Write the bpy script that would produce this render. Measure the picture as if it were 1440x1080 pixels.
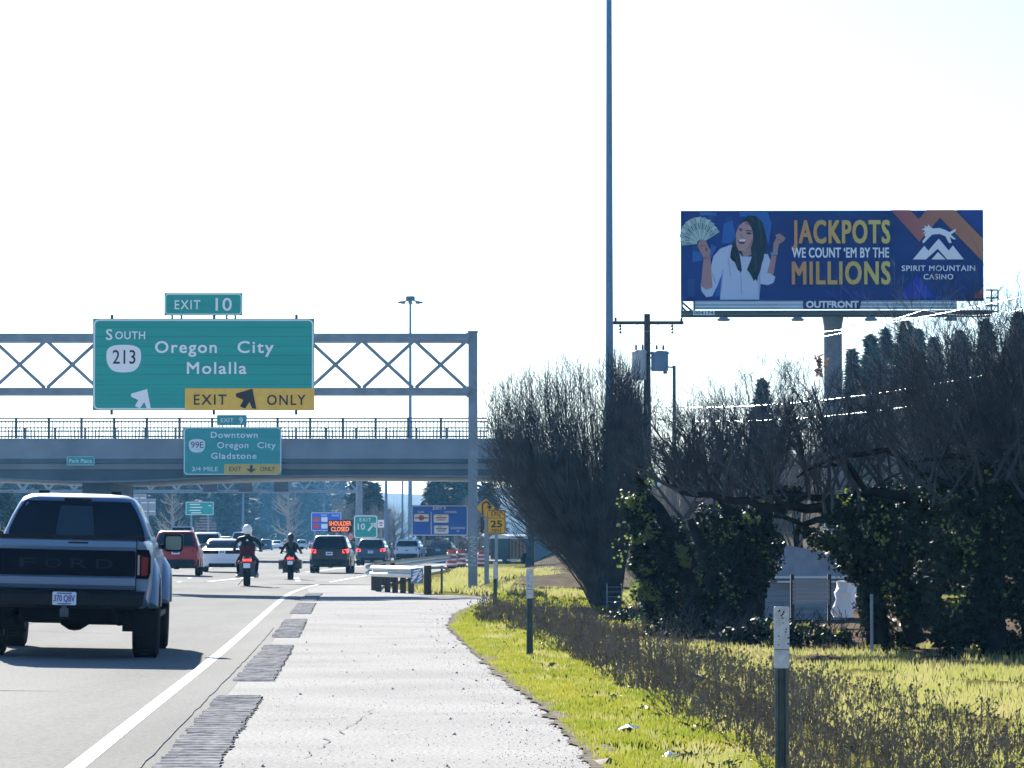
import bpy, bmesh, math, random
from mathutils import Vector, Matrix, Euler, noise
R = math.radians
random.seed(7)
for o in list(bpy.data.objects): bpy.data.objects.remove(o)
SC = bpy.context.scene
COL = SC.collection

# ------------------------------------------------------------------ camera
F = 5000.0; HZ = 761.0; CAMZ = 1.46
cam_d = bpy.data.cameras.new('camera'); cam = bpy.data.objects.new('camera', cam_d); COL.objects.link(cam)
cam_d.sensor_width = 36.0; cam_d.lens = 36.0*F/1440.0
cam_d.clip_start = 0.5; cam_d.clip_end = 6000.0
TH = math.atan((HZ-540.0)/F)
cam.location = (0, 0, CAMZ); cam.rotation_euler = (math.pi/2+TH, 0, 0)
SC.camera = cam

# ------------------------------------------------------------------ sky, sun, exposure
SUN_EL = 27.0; SUN_AZ = -17.0          # degrees; azimuth measured from +Y towards +X
w = bpy.data.worlds.new('World'); SC.world = w; w.use_nodes = True
nt = w.node_tree; bg = nt.nodes['Background']
sky = nt.nodes.new('ShaderNodeTexSky'); sky.sky_type = 'NISHITA'; sky.sun_disc = False
sky.sun_elevation = R(SUN_EL); sky.sun_rotation = R(SUN_AZ)
sky.air_density = 1.0; sky.dust_density = 0.7; sky.ozone_density = 5.0
tint = nt.nodes.new('ShaderNodeMix'); tint.data_type = 'RGBA'; tint.blend_type = 'MULTIPLY'; tint.inputs[0].default_value = 1.0
tint.inputs[7].default_value = (.77, .88, .99, 1)
nt.links.new(sky.outputs[0], tint.inputs[6]); nt.links.new(tint.outputs[2], bg.inputs[0]); bg.inputs[1].default_value = 0.05
sd = bpy.data.lights.new('sun', 'SUN'); sd.energy = 5.0; sd.angle = R(0.5); sd.color = (1.0, 0.95, 0.87)
sun = bpy.data.objects.new('sun', sd); COL.objects.link(sun)
sv = Vector((math.sin(R(SUN_AZ))*math.cos(R(SUN_EL)), math.cos(R(SUN_AZ))*math.cos(R(SUN_EL)), math.sin(R(SUN_EL))))
sun.rotation_euler = sv.to_track_quat('Z', 'Y').to_euler()
VS = SC.view_settings
VS.view_transform = 'Standard'; VS.look = 'None'; VS.gamma = 1.0; VS.use_curve_mapping = False
VS.exposure = 2.05
SC.cycles.volume_bounces = 0
SC.cycles.max_bounces = 6

# ------------------------------------------------------------------ helpers
def P(px, py, d):
    """world point at depth d (metres along +Y) seen at photo pixel (px, py)"""
    x = (px-720.0)/F; v = (540.0-py)/F
    dy = math.cos(TH) - v*math.sin(TH); dz = math.sin(TH) + v*math.cos(TH)
    return Vector((x*d/dy, d, CAMZ + dz*d/dy))
def S(d): return F/d

class MB:
    def __init__(s): s.v = []; s.f = []; s.m = []
    def add(s, vs, fs, mi=0, M=None):
        b = len(s.v)
        if M is not None: vs = [M @ Vector(p) for p in vs]
        s.v += [tuple(p) for p in vs]
        for f in fs: s.f.append(tuple(i+b for i in f)); s.m.append(mi)
    def box(s, c, size, rot=None, mi=0, M=None):
        hx, hy, hz = size[0]/2, size[1]/2, size[2]/2
        vs = [Vector((x, y, z)) for x in (-hx, hx) for y in (-hy, hy) for z in (-hz, hz)]
        if rot: 
            e = Euler(rot).to_matrix(); vs = [e @ p for p in vs]
        vs = [p+Vector(c) for p in vs]
        s.add(vs, [(0,1,3,2),(4,6,7,5),(0,4,5,1),(2,3,7,6),(0,2,6,4),(1,5,7,3)], mi, M)
    def bar(s, p0, p1, wx, wy, mi=0):
        p0 = Vector(p0); p1 = Vector(p1); d = p1-p0; L = d.length
        q = d.to_track_quat('Z', 'Y').to_matrix().to_4x4()
        M = Matrix.Translation((p0+p1)/2) @ q
        s.box((0,0,0), (wx, wy, L), None, mi, M)
    def tube(s, pts, rad, n=6, mi=0, cap=True):
        pts = [Vector(p) for p in pts]; k = len(pts)
        if not hasattr(rad, '__len__'): rad = [rad]*k
        vs = []; fs = []
        for i, p in enumerate(pts):
            t = (pts[min(i+1, k-1)] - pts[max(i-1, 0)])
            if t.length < 1e-9: t = Vector((0,0,1))
            t.normalize()
            a = t.cross(Vector((0,1,0)) if abs(t.y) < .9 else Vector((1,0,0))).normalized(); b = t.cross(a)
            for j in range(n):
                an = 2*math.pi*j/n
                vs.append(p + (a*math.cos(an)+b*math.sin(an))*rad[i])
        for i in range(k-1):
            for j in range(n):
                j2 = (j+1) % n
                fs.append((i*n+j, i*n+j2, (i+1)*n+j2, (i+1)*n+j))
        if cap: fs.append(tuple(range(n))[::-1]); fs.append(tuple((k-1)*n+j for j in range(n)))
        s.add(vs, fs, mi)
    def prism(s, poly, y0, y1, mi=0, M=None):
        """polygon of (x, z) pushed from y0 (front) to y1 (back)"""
        n = len(poly); vs = [(p[0], y0, p[1]) for p in poly]+[(p[0], y1, p[1]) for p in poly]
        a = sum(poly[i][0]*poly[(i+1)%n][1]-poly[(i+1)%n][0]*poly[i][1] for i in range(n))
        fs = [tuple(range(n)), tuple(range(2*n-1, n-1, -1))]
        for i in range(n): fs.append((i, n+i, n+(i+1)%n, (i+1)%n))
        if a < 0: fs = [f[::-1] for f in fs]
        s.add(vs, fs, mi, M)
    def lathe(s, prof, c, axis='z', n=16, mi=0):
        vs = []; fs = []; k = len(prof)
        for (r, h) in prof:
            for j in range(n):
                a = 2*math.pi*j/n; x, y = r*math.cos(a), r*math.sin(a)
                vs.append(Vector(c)+Vector({'z':(x,y,h),'x':(h,x,y),'y':(x,h,y)}[axis]))
        for i in range(k-1):
            for j in range(n): fs.append((i*n+j, i*n+(j+1)%n, (i+1)*n+(j+1)%n, (i+1)*n+j))
        s.add(vs, fs, mi)
    def rings(s, rings, mi=0, cap0=True, cap1=True):
        n = len(rings[0]); vs = [p for r in rings for p in r]; fs = []
        for i in range(len(rings)-1):
            for j in range(n): fs.append((i*n+j, i*n+(j+1)%n, (i+1)*n+(j+1)%n, (i+1)*n+j))
        if cap0: fs.append(tuple(range(n))[::-1])
        if cap1: fs.append(tuple((len(rings)-1)*n+j for j in range(n)))
        s.add(vs, fs, mi)
    def text(s, body, x, z, h, w=None, y=0.0, bold=0.0, mi=0, align='C', ext=0.004, space=1.0, rot=0.0, sx=None):
        vs, fs = text_data(body, 0.0, space)
        x0 = min(p[0] for p in vs); x1 = max(p[0] for p in vs); z0 = min(p[1] for p in vs); z1 = max(p[1] for p in vs)
        ref = cap_height(0.0)
        k = h/ref; kx = (w/(x1-x0)) if w else k*(sx or 1.0)
        cx = (x0+x1)/2 if align == 'C' else (x0 if align == 'L' else x1)
        ca, sa = math.cos(rot), math.sin(rot); e = bold*k*.8
        if w: kx = (w-2*e)/(x1-x0)
        # heavier strokes: the lettering is laid down several times a hair apart
        for i, (ox, oz) in enumerate([(0,0)] if bold <= 0 else [(-1,-1),(1,-1),(1,1),(-1,1),(0,0)]):
            out = []
            for p in vs:
                a = (p[0]-cx)*kx+ox*e; b = p[1]*k - h/2 + oz*e
                out.append((x+a*ca-b*sa, y - p[2]*ext - i*ext*.06, z+a*sa+b*ca))
            s.add(out, fs, mi)
    def build(s, name, mats, parent=None, smooth=None, recalc=False, loc=None):
        me = bpy.data.meshes.new(name); me.from_pydata(s.v, [], s.f)
        if not isinstance(mats, (list, tuple)): mats = [mats]
        for m in mats: me.materials.append(m)
        if len(mats) > 1: me.polygons.foreach_set('material_index', s.m)
        if recalc:
            bm = bmesh.new(); bm.from_mesh(me); bmesh.ops.recalc_face_normals(bm, faces=bm.faces); bm.to_mesh(me); bm.free()
        if smooth is not None:
            me.polygons.foreach_set('use_smooth', [True]*len(me.polygons))
            if smooth < 180: me.set_sharp_from_angle(angle=R(smooth))
        me.update()
        o = bpy.data.objects.new(name, me); COL.objects.link(o)
        if parent: o.parent = parent
        if loc is not None: o.location = loc
        return o

_txt = {}; _cap = {}
def text_data(body, bold, space=1.0):
    key = (body, bold, space)
    if key in _txt: return _txt[key]
    cu = bpy.data.curves.new('lettering', 'FONT'); cu.body = body; cu.size = 1.0; cu.offset = bold; cu.extrude = 0.5
    cu.space_character = space; cu.resolution_u = 3
    o = bpy.data.objects.new('lettering', cu); COL.objects.link(o)
    bpy.context.view_layer.update()
    dg = bpy.context.evaluated_depsgraph_get(); me = bpy.data.meshes.new_from_object(o.evaluated_get(dg))
    vs = [(v.co.x, v.co.y, v.co.z+.5) for v in me.vertices]; fs = [tuple(p.vertices) for p in me.polygons]
    bpy.data.objects.remove(o); bpy.data.curves.remove(cu); bpy.data.meshes.remove(me)
    _txt[key] = (vs, fs); return vs, fs
def cap_height(bold):
    if bold not in _cap:
        vs, _ = text_data('H', bold); _cap[bold] = max(p[1] for p in vs)
    return _cap[bold]

def thing(name, label, cat, loc=(0,0,0), rz=0.0, group=None):
    o = bpy.data.objects.new(name, None); COL.objects.link(o); o.empty_display_size = .2
    o.location = loc; o.rotation_euler = (0, 0, rz); return tag(o, label, cat, group)
def tag(o, label, cat, group=None):
    o['label'] = label; o['category'] = cat
    if group: o['group'] = group
    return o
def struct(o): o['kind'] = 'structure'; return o
def stuff(o, label=None, cat=None):
    o['kind'] = 'stuff'
    if label: o['label'] = label; o['category'] = cat
    return o
def dup(root, loc, rz=None, label=None, group=None, scale=None):
    r = root.copy(); COL.objects.link(r); r.location = loc
    if rz is not None: r.rotation_euler = (0, 0, rz)
    if label: r['label'] = label
    if group: r['group'] = group
    if scale: r.scale = scale
    for ch in list(root.children):
        c = ch.copy(); COL.objects.link(c); c.parent = r
        for g in list(ch.children):
            d = g.copy(); COL.objects.link(d); d.parent = c
    return r

# ------------------------------------------------------------------ materials
def mat(name, col, rough=.6, metal=0.0, var=0.0, scale=5.0, col2=None, coat=0.0, bump=0.0, bscale=40.0, trans=0.0, emit=0.0, stretch=None, spec=None, detail=4.0, wear=None):
    m = bpy.data.materials.new(name); m.use_nodes = True; n = m.node_tree; b = n.nodes['Principled BSDF']
    b.inputs['Roughness'].default_value = rough; b.inputs['Metallic'].default_value = metal
    if spec is not None: b.inputs['Specular IOR Level'].default_value = spec
    if coat: b.inputs['Coat Weight'].default_value = coat; b.inputs['Coat Roughness'].default_value = .05
    c = tuple(col)+(1,)
    tc = n.nodes.new('ShaderNodeTexCoord'); vec = tc.outputs['Object']
    if stretch:
        mp = n.nodes.new('ShaderNodeMapping'); mp.inputs['Scale'].default_value = stretch
        n.links.new(vec, mp.inputs[0]); vec = mp.outputs[0]
    colsock = None
    if var or col2:
        t = n.nodes.new('ShaderNodeTexNoise'); t.inputs['Scale'].default_value = scale; t.inputs['Detail'].default_value = detail
        n.links.new(vec, t.inputs['Vector'])
        r = n.nodes.new('ShaderNodeValToRGB')
        a2 = tuple(col2)+(1,) if col2 else tuple(min(1, x*(1+var)) for x in col)+(1,)
        a1 = c if col2 else tuple(x*(1-var) for x in col)+(1,)
        r.color_ramp.elements[0].color = a1; r.color_ramp.elements[1].color = a2
        r.color_ramp.elements[0].position = .32; r.color_ramp.elements[1].position = .68
        n.links.new(t.outputs['Fac'], r.inputs[0]); colsock = r.outputs[0]
        if wear:                                          # second, larger or finer layer of wear: (scale, strength)
            t3 = n.nodes.new('ShaderNodeTexNoise'); t3.inputs['Scale'].default_value = wear[0]; t3.inputs['Detail'].default_value = 6; n.links.new(tc.outputs['Object'], t3.inputs['Vector'])
            r3 = n.nodes.new('ShaderNodeValToRGB'); r3.color_ramp.elements[0].color = (1-wear[1],)*3+(1,); r3.color_ramp.elements[1].color = (1,1,1,1); r3.color_ramp.elements[0].position = .35; r3.color_ramp.elements[1].position = .6
            mxx = n.nodes.new('ShaderNodeMix'); mxx.data_type = 'RGBA'; mxx.blend_type = 'MULTIPLY'; mxx.inputs[0].default_value = 1
            n.links.new(t3.outputs['Fac'], r3.inputs[0]); n.links.new(colsock, mxx.inputs[6]); n.links.new(r3.outputs[0], mxx.inputs[7]); colsock = mxx.outputs[2]
        n.links.new(colsock, b.inputs['Base Color'])
    else: b.inputs['Base Color'].default_value = c
    if bump:
        t2 = n.nodes.new('ShaderNodeTexNoise'); t2.inputs['Scale'].default_value = bscale; n.links.new(vec, t2.inputs['Vector'])
        bp = n.nodes.new('ShaderNodeBump'); bp.inputs['Strength'].default_value = bump; bp.inputs['Distance'].default_value = .02
        n.links.new(t2.outputs['Fac'], bp.inputs['Height']); n.links.new(bp.outputs[0], b.inputs['Normal'])
    if trans:
        tr = n.nodes.new('ShaderNodeBsdfTranslucent'); mx = n.nodes.new('ShaderNodeMixShader'); mx.inputs[0].default_value = trans
        if colsock: n.links.new(colsock, tr.inputs[0])
        else: tr.inputs[0].default_value = c
        n.links.new(b.outputs[0], mx.inputs[1]); n.links.new(tr.outputs[0], mx.inputs[2])
        n.links.new(mx.outputs[0], n.nodes['Material Output'].inputs['Surface'])
    if emit: b.inputs['Emission Color'].default_value = c; b.inputs['Emission Strength'].default_value = emit
    return m
def smat(name, col, **k): return mat(name, col, rough=k.pop('rough', .55), **k)

M = {}
M['asphalt'] = mat('asphalt_lane', (.245,.243,.23), 1.0, var=.13, scale=.45, spec=0, wear=(26,.20), bump=.25, bscale=60, detail=9, stretch=(1,.12,1))
M['shoulder'] = mat('asphalt_shoulder', (.288,.284,.275), 1.0, var=.30, scale=34, spec=0, wear=(.5,.13), bump=.4, bscale=45, detail=9)
M['milled'] = mat('milled_asphalt', (.21,.21,.212), 1.0, var=.30, scale=14, spec=0)
M['white_line'] = mat('road_paint_white', (.66,.66,.65), 1.0, var=.14, scale=6, spec=0)
M['turf'] = mat('turf', (.060,.058,.022), 1.0, spec=0, col2=(.15,.14,.040), scale=1.3, bump=.6, bscale=12, detail=8)
M['litter'] = mat('leaf_litter', (.05,.036,.026), 1.0, spec=0, col2=(.13,.10,.07), scale=9, bump=.6, bscale=14)
M['edge_dirt'] = mat('edge_dirt_soil', (.07,.06,.045), 1.0, spec=0, col2=(.20,.185,.155), scale=9)
M['soil'] = mat('bark_mulch', (.045,.038,.028), 1.0, spec=0, col2=(.12,.10,.075), scale=2.2, bump=.5, bscale=8)
M['grass'] = mat('grass_blade', (.105,.14,.014), .8, spec=.1, col2=(.22,.21,.030), scale=1.3, trans=.5)
M['dry_grass'] = mat('dry_grass_blade', (.28,.25,.11), .8, col2=(.20,.22,.05), scale=.8, trans=.45)
M['weed'] = mat('dead_weed', (.10,.085,.072), 1.0, spec=0, col2=(.26,.225,.185), scale=3)
M['broadleaf'] = mat('weed_leaf', (.035,.055,.02), .6, var=.4, scale=6, trans=.2)
M['galv'] = mat('galvanised_steel', (.19,.25,.31), .5, .3, var=.15, scale=3)
M['steel_dark'] = mat('dark_steel', (.06,.07,.085), .5, .3, var=.2)
M['print_white'] = mat('print_white', (.80,.85,.92), .7, spec=.08)
M['sign_green'] = mat('sign_green', (.010,.34,.30), .5, var=.10, scale=1.2, stretch=(.1,1,4))
M['sign_white'] = mat('sign_white', (.82,.85,.88), .5)
M['sign_black'] = mat('sign_black', (.012,.016,.022), .5)
M['sign_yellow'] = mat('sign_yellow', (.80,.49,.07), .5, var=.06)
M['warn_yellow'] = mat('warning_yellow', (.70,.36,.012), .5, var=.08)
M['sign_blue'] = mat('sign_blue', (.012,.10,.62), .5, var=.06)
M['sign_red'] = mat('sign_red', (.5,.05,.05), .5)
M['alu'] = mat('aluminium_back', (.30,.32,.34), .5, .4)
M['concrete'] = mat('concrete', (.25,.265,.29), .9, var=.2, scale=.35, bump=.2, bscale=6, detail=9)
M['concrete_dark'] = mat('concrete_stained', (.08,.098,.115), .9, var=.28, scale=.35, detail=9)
M['rubber'] = mat('tyre_rubber', (.006,.006,.007), .95, var=.3, scale=30, spec=.1)
M['rim'] = mat('wheel_rim', (.35,.36,.38), .3, .8)
M['rim_dark'] = mat('wheel_rim_dark', (.03,.03,.035), .35, .6)
M['plastic'] = mat('black_plastic', (.006,.007,.010), .6, spec=.2)
M['gloss_black'] = mat('gloss_black', (.002,.003,.009), .7, spec=.05)
M['under'] = mat('underbody', (.003,.003,.004), .95, spec=.05)
M['glass'] = mat('tinted_glass', (.004,.008,.016), .08, spec=.35)
M['glass_light'] = mat('clear_glass_reflection', (.03,.045,.06), .08, spec=.7)
M['tail'] = mat('tail_lamp_red', (.16,.004,.006), .3, spec=.2)
M['tail_on'] = mat('brake_lamp_lit', (.9,.04,.03), .3, emit=.9)
M['chrome'] = mat('chrome', (.7,.72,.75), .15, 1.0)
M['plate'] = mat('plate_white', (.62,.70,.80), .5)
M['plate_blue'] = mat('plate_blue', (.03,.08,.30), .5)
def paint(name, c, metal=.3, rough=.35): return mat(name, c, rough, metal, coat=.18, spec=.35)
M['p_truck'] = paint('silver_blue_paint', (.095,.165,.275), .25)
M['p_red'] = paint('red_paint', (.32,.006,.014), .05)
M['p_white'] = paint('white_paint', (.66,.68,.70), 0)
M['p_black'] = paint('black_paint', (.004,.006,.010), .1)
M['p_navy'] = paint('blue_grey_paint', (.02,.045,.085), .4)
M['p_silver'] = paint('silver_paint', (.42,.45,.48), .5)
M['p_grey'] = paint('dark_grey_paint', (.05,.055,.065), .4)
M['orange'] = mat('cone_orange', (.75,.12,.03), .6)
M['barrel_red'] = mat('barrel_orange_red', (.50,.075,.03), .6, var=.1)
M['wood_pole'] = mat('creosoted_wood', (.045,.04,.038), .9, var=.35, scale=6, stretch=(4,4,.4))
M['mast'] = mat('blue_grey_mast', (.10,.19,.30), .5, .2, var=.1)
M['xf_light'] = mat('transformer_light_grey', (.42,.47,.52), .5)
M['xf_blue'] = mat('transformer_blue_grey', (.10,.20,.32), .5)
M['porcelain'] = mat('insulator', (.05,.045,.06), .3)
M['cable'] = mat('bare_cable', (.55,.56,.58), .35, .7)
M['bark'] = mat('twig_bark', (.034,.040,.048), .95, col2=(.085,.090,.100), scale=2.5, spec=.15)
M['mirror_glass'] = mat('mirror_glass', (.10,.14,.18), .08, 1.0)
M['bark_light'] = mat('pale_twig_bark', (.11,.115,.12), .6, col2=(.26,.265,.27), scale=2, spec=.1)
M['bark_dark'] = mat('dark_bark', (.010,.011,.013), 1.0, col2=(.026,.026,.027), scale=6, spec=0)
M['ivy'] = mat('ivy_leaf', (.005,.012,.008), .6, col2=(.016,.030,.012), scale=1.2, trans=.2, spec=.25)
M['ivy_bright'] = mat('ivy_leaf_sunlit', (.09,.14,.025), .45, col2=(.18,.23,.05), scale=3, trans=.35)  # brighter copy of the ivy leaf; sunlight is put into its colour
M['conifer'] = mat('conifer_needles', (.028,.046,.038), .8, col2=(.07,.10,.075), scale=.6, trans=.15)
M['conifer_far'] = mat('far_needles', (.020,.042,.036), .9, col2=(.04,.066,.055), scale=.3)
M['rust_leaf'] = mat('rusty_leaf', (.16,.075,.045), .7, trans=.3)
M['siding'] = mat('grey_siding', (.24,.27,.30), .7, var=.12, scale=2, stretch=(.3,1,8))
M['tarp'] = mat('white_tarp', (.85,.86,.88), .5, bump=.5, bscale=3)
M['hill'] = mat('hill_forest', (.10,.13,.15), 1.0, spec=0, col2=(.16,.18,.19), scale=.02)

# ------------------------------------------------------------------ ground and road
def lerp_tab(tab, d):
    if d <= tab[0][0]:
        (a, b), (c, e) = tab[0], tab[1]
    elif d >= tab[-1][0]:
        (a, b), (c, e) = tab[-2], tab[-1]
    else:
        for i in range(len(tab)-1):
            if tab[i][0] <= d <= tab[i+1][0]:
                (a, b), (c, e) = tab[i], tab[i+1]; break
    return b + (e-b)*(d-a)/(c-a)
def smooth_tab(tab, k=3.0):
    def f(d):
        return (lerp_tab(tab, d-k)+2*lerp_tab(tab, d)+lerp_tab(tab, d+k))/4
    return f
E = smooth_tab([(-30,-.7),(15,-2.45),(27.4,-3.0),(45.6,-3.75),(80,-5.35),(101,-6.3),(119.7,-6.55),(155,-6.1),(190,-5.3),(240,-3.9),(300,-1),(400,8),(520,24)], 8)
MLINE = [(-30,-.7),(15,-2.45),(27.4,-3.0),(45.6,-3.75),(80,-5.35),(101,-6.3),(130,-8.1),(260,-17),(600,-42),(1500,-110)]
ML = smooth_tab(MLINE, 6)
RE = [(-30,2.2),(15,.85),(22.9,.56),(31.6,.26),(39.7,-.18),(53.7,-.80),(61.3,-1.10),(71.6,-1.15),(80,-.9),(85.9,-.62),(93,-.50),(95,-1.0),(97.5,-2.2),(101,-2.7),(112,-4.0),(125,-4.2),(155,-3.9),(190,-3.2),(240,-1.9),(300,1.0),(400,10),(520,26)]
def REn(d): return lerp_tab(RE, d) + .07*noise.noise((d*.9, 3.1, 0)) + .05*noise.noise((d*3.1, 1.7, 0))
def crown(x, d):
    """cross slope: the carriageway rises to the left of the edge line"""
    return min(.24, .024*max(0.0, ML(d)-x if d < 110 else min(ML(d), E(d))-x + .024))
def road_pt(x, d, dz=0.0): return (x, d, crown(x, d)+dz)
def frange(a, b, n): return [a+(b-a)*i/n for i in range(n+1)]
DS = frange(-30, 20, 5)[:-1]+frange(20, 130, 110)[:-1]+frange(130, 300, 50)[:-1]+frange(300, 520, 20)

def strip(xs_of_d, ds, dz):
    mb = MB(); n = None
    for d in ds:
        row = [road_pt(x, d, dz) for x in xs_of_d(d)]
        n = len(row); mb.v += row
    for i in range(len(ds)-1):
        for j in range(n-1):
            a = i*n+j; mb.f.append((a, a+1, a+n+1, a+n)); mb.m.append(0)
    return mb
# main asphalt sheet (all lanes) and the right-hand ramp
struct(strip(lambda d: [-75,-60,-45,-33,-26,-20] + [ML(d)-9.9, ML(d)-8, ML(d)-5, ML(d)-2, ML(d)+.55 if d < 122 else ML(d)+.55+.02*(min(d,300)-122)], frange(-30, 20, 5)[:-1]+frange(20, 300, 80)[:-1]+frange(300, 1500, 20), 0.0).build('road', M['asphalt']))
struct(strip(lambda d: [ML(d)+.55, (ML(d)+REn(d))/2+.2, REn(d)], [d for d in DS if d <= 122], -.002).build('shoulder', M['shoulder']))
struct(strip(lambda d: [min(E(d)-5.4, ML(d)-.5), E(d)-2, REn(d)], [d for d in DS if d >= 119], .004).build('exit_ramp', M['asphalt']))
def line(name, f, d0, d1, wd=.13, step=2.0, dz=.012):
    n = max(2, int((d1-d0)/step)); ds = frange(d0, d1, n)
    return struct(strip(lambda d: [f(d)-wd/2, f(d)+wd/2], ds, dz).build(name, M['white_line']))
line('edge_line', E, -20, 250, .125)
for k in (1, 2):
    for i in range(16):
        d0 = 8 + i*12.2
        line('lane_line', (lambda k: (lambda d: ML(d)-3.7*k))(k), d0, d0+3.1, .12, 1.5)
line('gore_line', lambda d: E(d)-3.9, 122, 250, .2)
line('gore_line', lambda d: ML(d)+.3, 125, 320, .2, 6)
line('edge_line', lambda d: ML(d)-15.2, 60, 420, .15, 6)
line('edge_line', lambda d: ML(d)+.2, 320, 900, .2, 12)

# milled rumble strips: sawtooth ridges
def rumble(d0, d1):
    mb = MB(); k = int((d1-d0)/.305); rnd = random.Random(int(d0*10))
    for i in range(k):
        d = d0+i*.305; l = E(d)+.50+rnd.uniform(-.02,.02); r = E(d)+.90+rnd.uniform(-.02,.02); z = crown(l, d)
        b = len(mb.v)
        for (y, h) in ((0, .003), (.08, .024), (.17, .024), (.25, .003)):
            for x in (l, l+(r-l)*.33, l+(r-l)*.67, r): mb.v.append((x+rnd.uniform(-.006,.006), d+y+rnd.uniform(-.007,.007), z+h+rnd.uniform(-.003,.003)))
        for j in range(3):
            for q in range(3):
                a = b+j*4+q; mb.f.append((a, a+1, a+5, a+4)); mb.m.append(0)
    struct(mb.build('rumble_strip', M['milled']))
for a, b in ((17,33.5),(37.2,50),(54,66.5),(71.6,83.4),(86.9,99)): rumble(a, b)

# dirt and fine litter creeping over the pavement edge
struct(strip(lambda d: [REn(d)-.03+.05*noise.noise((d*1.3,5,0))+.05*noise.noise((d*5,1,0))+.03*noise.noise((d*13,1,0)), REn(d)+.04, REn(d)+.20], frange(18, 92, 1100), .012).build('edge_dirt', M['edge_dirt']))
def crack(x0, d0, x1, d1, wv=.012, n=26):
    rk = random.Random(int(d0*7)); mb = MB()
    for i in range(n+1):
        t = i/n; d = d0+(d1-d0)*t+.12*noise.noise((i*.5, d0, 0)); x = x0+(x1-x0)*t+.10*noise.noise((i*.5, d0, 4)); z = crown(x, d)+.006
        k = wv*rk.uniform(.4,1.4); mb.v += [(x-k, d-k*3, z), (x+k, d+k*3, z)]
        if i: a = 2*i-2; mb.f.append((a, a+1, a+3, a+2)); mb.m.append(0)
    return struct(mb.build('pavement_crack', M['milled']))
crack(-9.5,33,-3.2,34.2); crack(-8,55,-4.2,54); crack(-2.0,29,-.2,30.5,.006); crack(-1.4,24,-1.2,31,.005); crack(-2.4,44,-.6,45.5,.006); crack(-10,74,-5.2,73)

# crack sealed seam between lane and shoulder
struct(strip(lambda d: [E(d)+.40+.02*noise.noise((d,0,0)), E(d)+.415+.02*noise.noise((d,0,0))], frange(18, 60, 60), .011).build('pavement_seam', M['milled']))

# terrain: one sheet to the horizon
def gz(x, d):
    e = REn(d) if d < 520 else 0
    t = x-e
    z = -.03
    if t > .15 and d < 140:
        z += .05*noise.noise((x*.8, d*.5, .3)) + .035*noise.noise((x*2.3, d*1.7, 5)) - min(.18, max(0, t-1.0)*.06)
        if t < .6: z = -.02+ (z+.02)*(t-.15)/.45
    return z
xs = [-1500,-700,-300,-150,-100,-78,-60,-30,-10]+frange(-6, 12, 72)+[13,14,16,18,21,25,30,36,45,60,90,150,300,700,1500]
ys = [-200,-60,-10,10]+frange(18, 110, 150)+[115,120,130,145,160,180,210,250,300,380,500,700,1000,1600,3000,5200]
mb = MB()
for d in ys:
    for x in xs: mb.v.append((x, d, gz(x, d)))
n = len(xs)
for i in range(len(ys)-1):
    for j in range(n-1):
        a = i*n+j; mb.f.append((a, a+1, a+n+1, a+n)); mb.m.append(0)
mb.m = [0]*len(mb.f)
struct(mb.build('ground', M['turf'], smooth=180))
def patch(name, poly, z, m, wob=.25):
    """sheet over an outline given as (x, d) points, following the terrain"""
    mb = MB(); cx = sum(p[0] for p in poly)/len(poly); cy = sum(p[1] for p in poly)/len(poly)
    pts = []
    for i in range(len(poly)):
        a, b = poly[i], poly[(i+1)%len(poly)]
        for k in range(6):
            t = k/6; x = a[0]+(b[0]-a[0])*t+wob*noise.noise((a[0]+t*5, i*3.3, 1)); y = a[1]+(b[1]-a[1])*t+wob*3*noise.noise((i*2.1, t*5, 4)); pts.append((x, y))
    K = 14
    for r in range(K+1):
        for (x, y) in pts:
            xx = cx+(x-cx)*r/K; yy = cy+(y-cy)*r/K; mb.v.append((xx, yy, gz(xx, yy)+z))
    m_ = len(pts)
    for r in range(K):
        for j in range(m_): mb.f.append((r*m_+j, r*m_+(j+1)%m_, (r+1)*m_+(j+1)%m_, (r+1)*m_+j)); mb.m.append(0)
    return struct(mb.build(name, m, smooth=180))
patch('leaf_litter', [(1.2,60),(2.3,50),(4.2,47),(12,46.5),(20,46),(22,80),(6,92),(2.0,90),(.9,75)], .05, M['litter'])

# embankment under the bridge's right approach
mb = MB()
for i, d in enumerate(frange(112, 330, 40)):
    top = max(8.2*max(0, 1-abs(d-262)/70.0), 1.5*min(1, max(0, (d-112)/22.0)))
    for (x, k) in ((1.5,0),(4,.18),(8,.5),(13,.85),(18,1),(60,1),(90,.2)):
        xx = x - max(0, 250-d)*.0115
        mb.v.append((xx, d, max(-.1, top*k+.25*k*noise.noise((x*.7, d*.1, 2)))))
for i in range(40):
    for j in range(6):
        a = i*7+j; mb.f.append((a, a+1, a+8, a+7)); mb.m.append(0)
struct(mb.build('embankment', M['soil'], smooth=180))
# distant wooded hills
def hill(px0, px1, d, tops, name='hills'):
    mb = MB(); n = len(tops); rows = []
    for j, (k, dd) in enumerate(((0, 0), (.55, 60), (.85, 160), (1, 300), (.9, 600), (0, 900))):
        for i, py in enumerate(tops):
            px = px0+(px1-px0)*i/(n-1); p = P(px, py, d+300)
            mb.v.append((p.x*(d+dd)/(d+300), d+dd, -2+(p.z+2)*k))
    for j in range(5):
        for i in range(n-1):
            a = j*n+i; mb.f.append((a, a+1, a+n+1, a+n)); mb.m.append(0)
    return struct(mb.build(name, M['hill'], smooth=180))
hill(-300, 1800, 1500, [700,702,699,690,694,688,694,690,692,696,686,680,672,668,680,690,684,670,660,660,665,670])

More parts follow.
